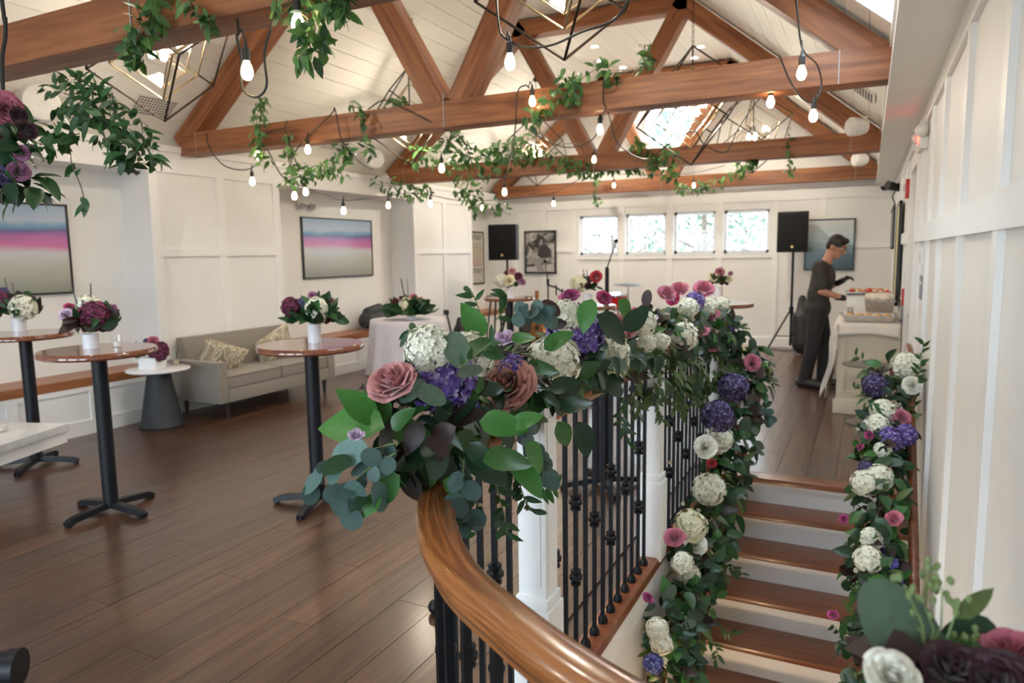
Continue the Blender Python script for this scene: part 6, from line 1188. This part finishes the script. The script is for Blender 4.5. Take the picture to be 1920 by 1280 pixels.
arrangement('white vase with a big burgundy hydrangea and a lilac rose', (-4.36, 2.80, 1.056), 'round', .092, .09, [('h', 'burgundy', .03, .205, .04, .082), ('r', 'lav', -.115, .22, .05, .040), ('h', 'white', .0, .265, -.03, .062), ('n', 'cerise', -.10, .265, .0, .03), ('l', 'mauve', .135, .245, .0, .03)], 80, .19, 1, .17, [('broad', 'maroon'), ('broad', 'deep'), ('broad', 'green'), ('lance', 'grey')], 2)
arrangement('white vase with one full white hydrangea on the table by the bench', (-6.03, 3.30, 1.056), 'round', .105, .105, [('h', 'white', .04, .19, .06, .088), ('h', 'burgundy', -.11, .245, .0, .075), ('h', 'dkpurple', -.08, .31, .0, .035), ('n', 'burgundy', .13, .21, -.02, .035)], 85, .19, 2, .19, None, 2)
arrangement('tall white vase with a loose leafy bunch on the table before the sofa', (-3.19, 3.53, 1.056), 'round', .085, .12, [('h', 'white', .02, .225, .06, .065), ('h', 'white', .03, .17, .07, .045), ('h', 'burgundy', -.135, .235, .03, .055), ('h', 'dkpurple', -.06, .255, .03, .035), ('n', 'burgundy', .10, .27, .0, .032), ('n', 'burgundy', .08, .145, .06, .025), ('r', 'mauve', 0, .30, -.03, .03)], 110, .185, 3, .20, [('lance', 'green'), ('broad', 'deep'), ('broad', 'green'), ('lance', 'deep')])
arrangement('low white cube vase of burgundy blooms on the side table', (-6.10, 4.50, .57), 'cube', .17, .11, [('h', 'burgundy', .06, .165, .05, .085), ('r', 'pink', .02, .26, .02, .05), ('h', 'dkpurple', -.03, .26, .0, .03), ('n', 'burgundy', .10, .20, .02, .045), ('b', 'lav', -.12, .26, 0, .02), ('h', 'burgundy', -.02, .2, -.02, .06)], 34, .14, 4, .17)
arrangement('low spreading centrepiece on the pale lilac tablecloth', (-5.50, 7.98, .752), 'round', .13, .09, [('h', 'cream', -.05, .19, .08, .10), ('h', 'white', -.03, .14, .08, .08), ('n', 'burgundy', -.20, .25, .0, .05), ('n', 'burgundy', .22, .17, .05, .065), ('r', 'pink', .04, .30, 0, .05), ('r', 'dusty', .13, .26, .03, .045), ('n', 'burgundy', -.12, .29, -.05, .035)], 130, .36, 5, .15, [('broad', 'deep'), ('lance', 'green'), ('broad', 'green')], 3, .5)
arrangement('small white vase with cream and crimson blooms near the loudspeaker pole', (-4.07, 8.13, 1.056), 'round', .11, .12, [('h', 'white', -.11, .22, .02, .08), ('r', 'cream', -.01, .22, .08, .07), ('n', 'burgundy', .11, .27, .02, .055), ('r', 'dusty', .03, .33, 0, .05), ('r', 'mauve', .15, .20, .03, .05), ('n', 'burgundy', -.04, .32, -.02, .035)], 34, .13, 6, .2)
arrangement('white vase with a large crimson rose before the drums', (-2.70, 7.25, 1.056), 'round', .10, .11, [('r', 'red', .10, .30, .04, .065), ('h', 'cream', -.09, .22, .03, .085), ('n', 'burgundy', .02, .27, .0, .05)], 50, .15, 7, .22, [('broad', 'deep'), ('broad', 'maroon'), ('lance', 'deep')], 2)
arrangement('small white vase with cream roses behind the garland corner', (-1.43, 7.9, 1.056), 'round', .09, .17, [('r', 'cream', -.05, .27, .02, .06), ('r', 'pink', .01, .32, .0, .05), ('r', 'cream', .10, .25, .0, .045), ('n', 'mauve', .12, .31, -.02, .03)], 40, .14, 8, .25, None, 1)
# glasses and candles
WAX = M('candle_wax', (.80, .77, .70), .4)
def votive(loc, lab, r=.032, h=.075, wax=True):
    t = thing('votive_glass', lab, 'candle glass', loc, 0, 'votive glasses'); MB().lathe([(r*.85, 0), (r, h), (r-.003, h), (r*.85-.003, .006), (.001, .006)], n=24, cap=False).build('glass', GLASS, t, True)
    if wax: c = MB().lathe([(r*.72, .007), (r*.74, h*.42)], n=20).build('candle', WAX, t, True); MB().cyl((0, 0, h*.42), (0, 0, h*.5), .0015, n=5).build('wick', BLKPLA, c)
votive((-4.25, 2.90, 1.056), 'clear votive glass with a candle beside the burgundy hydrangea vase'); votive((-6.13, 4.68, .57), 'tiny votive glass on the white side table', .025, .04); votive((-5.27, 2.70, .45), 'wide candle glass on the low marble table', .05, .09); votive((-4.28, 8.15, 1.056), 'small glass on the table near the loudspeaker pole', .03, .08)
dr_ = thing('drink_glass', 'half-finished drink with a black straw on the side table', 'drink', (-6.07, 4.74, .57)); MB().lathe([(.032, 0), (.038, .12), (.035, .12), (.029, .006), (.001, .006)], n=24, cap=False).build('glass', GLASS, dr_, True); MB().lathe([(.028, .007), (.032, .06)], n=20).build('drink', M('drink_amber', (.45, .36, .25), .2), dr_, True); MB().cyl((-.02, 0, .02), (.03, .02, .17), .003, n=6).build('straw', BLKPLA, dr_, True)
# floor spot at the lower left edge
fs_ = thing('floor_spotlight', 'black cylindrical spotlight lying on the plank floor near the camera side', 'spotlight', (-2.86, 1.36, 0), R(35)); b = MB().cyl((-.25, 0, .09), (.05, 0, .09), .065, .065, 24); b.build('body', BLACK, fs_, True); MB().cyl((.05, 0, .09), (.09, 0, .09), .07, .07, 24).build('rim', BLACK, fs_, True); MB().tube([(-.02, -.08, .1), (-.02, -.09, .0), (-.02, .09, 0), (-.02, .08, .1)], .008, 6).build('yoke', BLACK, fs_, True)
kf = thing('stand_foot', 'small black rounded stand foot on the planks behind the curved railing', 'stand foot', (-1.68, 2.56, 0)); MB().ell((0, 0, .032), (.036, .036, .032), 16, 10).build('ball', BLKPLA, kf, True); MB().cyl((.02, .03, .05), (.035, .06, .13), .02, .014, 12).build('socket', BLKPLA, kf, True)
# ================================================================ trees outside the gable windows
BARK = M('bark', (.09, .07, .05), .8); LM['tree'] = leafmat('leaf_tree', (.13, .19, .13))
def tree(lab, loc, h, r, seed, n=1500):
    gg = random.Random(seed); t = thing('tree', lab, 'tree', loc, 0, 'trees outside the gable'); MB().tube([(0, 0, 0), (.1, 0, h*.5), (0, .1, h)], lambda s: .14*(1-.7*s), 8).build('trunk', BARK, t, True)
    for i in range(9): a = gg.uniform(0, 6.28); z = h*gg.uniform(.4, .9); e_ = Vector((math.cos(a)*r*.8, math.sin(a)*r*.8, z+r*.4)); MB().tube([(0, 0, z), e_*.5+Vector((0, 0, z*.5)), e_], lambda s: .05*(1-.8*s), 5).build('branch', BARK, t, True)
    L_ = []
    for i in range(n): u = rv(gg)*gg.uniform(.3, 1)**.5*r; p = Vector(loc)+Vector((u.x, u.y, h+u.z*1.2)); L_.append(('smi', 'tree', orient(p, rv(gg), rv(gg), gg.uniform(.14, .24))))
    put_leaves(t, L_, 0)
tree('leafy tree seen through the round gable window', (-3.6, 17.5, -2.5), 6.6, 1.5, 1, 800); tree('leafy tree seen through the square gable windows', (-1.9, 18.5, -2.5), 4.6, 1.9, 2, 1300); tree('broad leafy tree outside the window nearest the photograph', (-6.2, 18.5, -2.5), 4.6, 2.2, 3, 1300); tree('pale leafy tree outside the middle gable windows', (-4.2, 20.0, -2.5), 4.4, 2.2, 4, 1300)
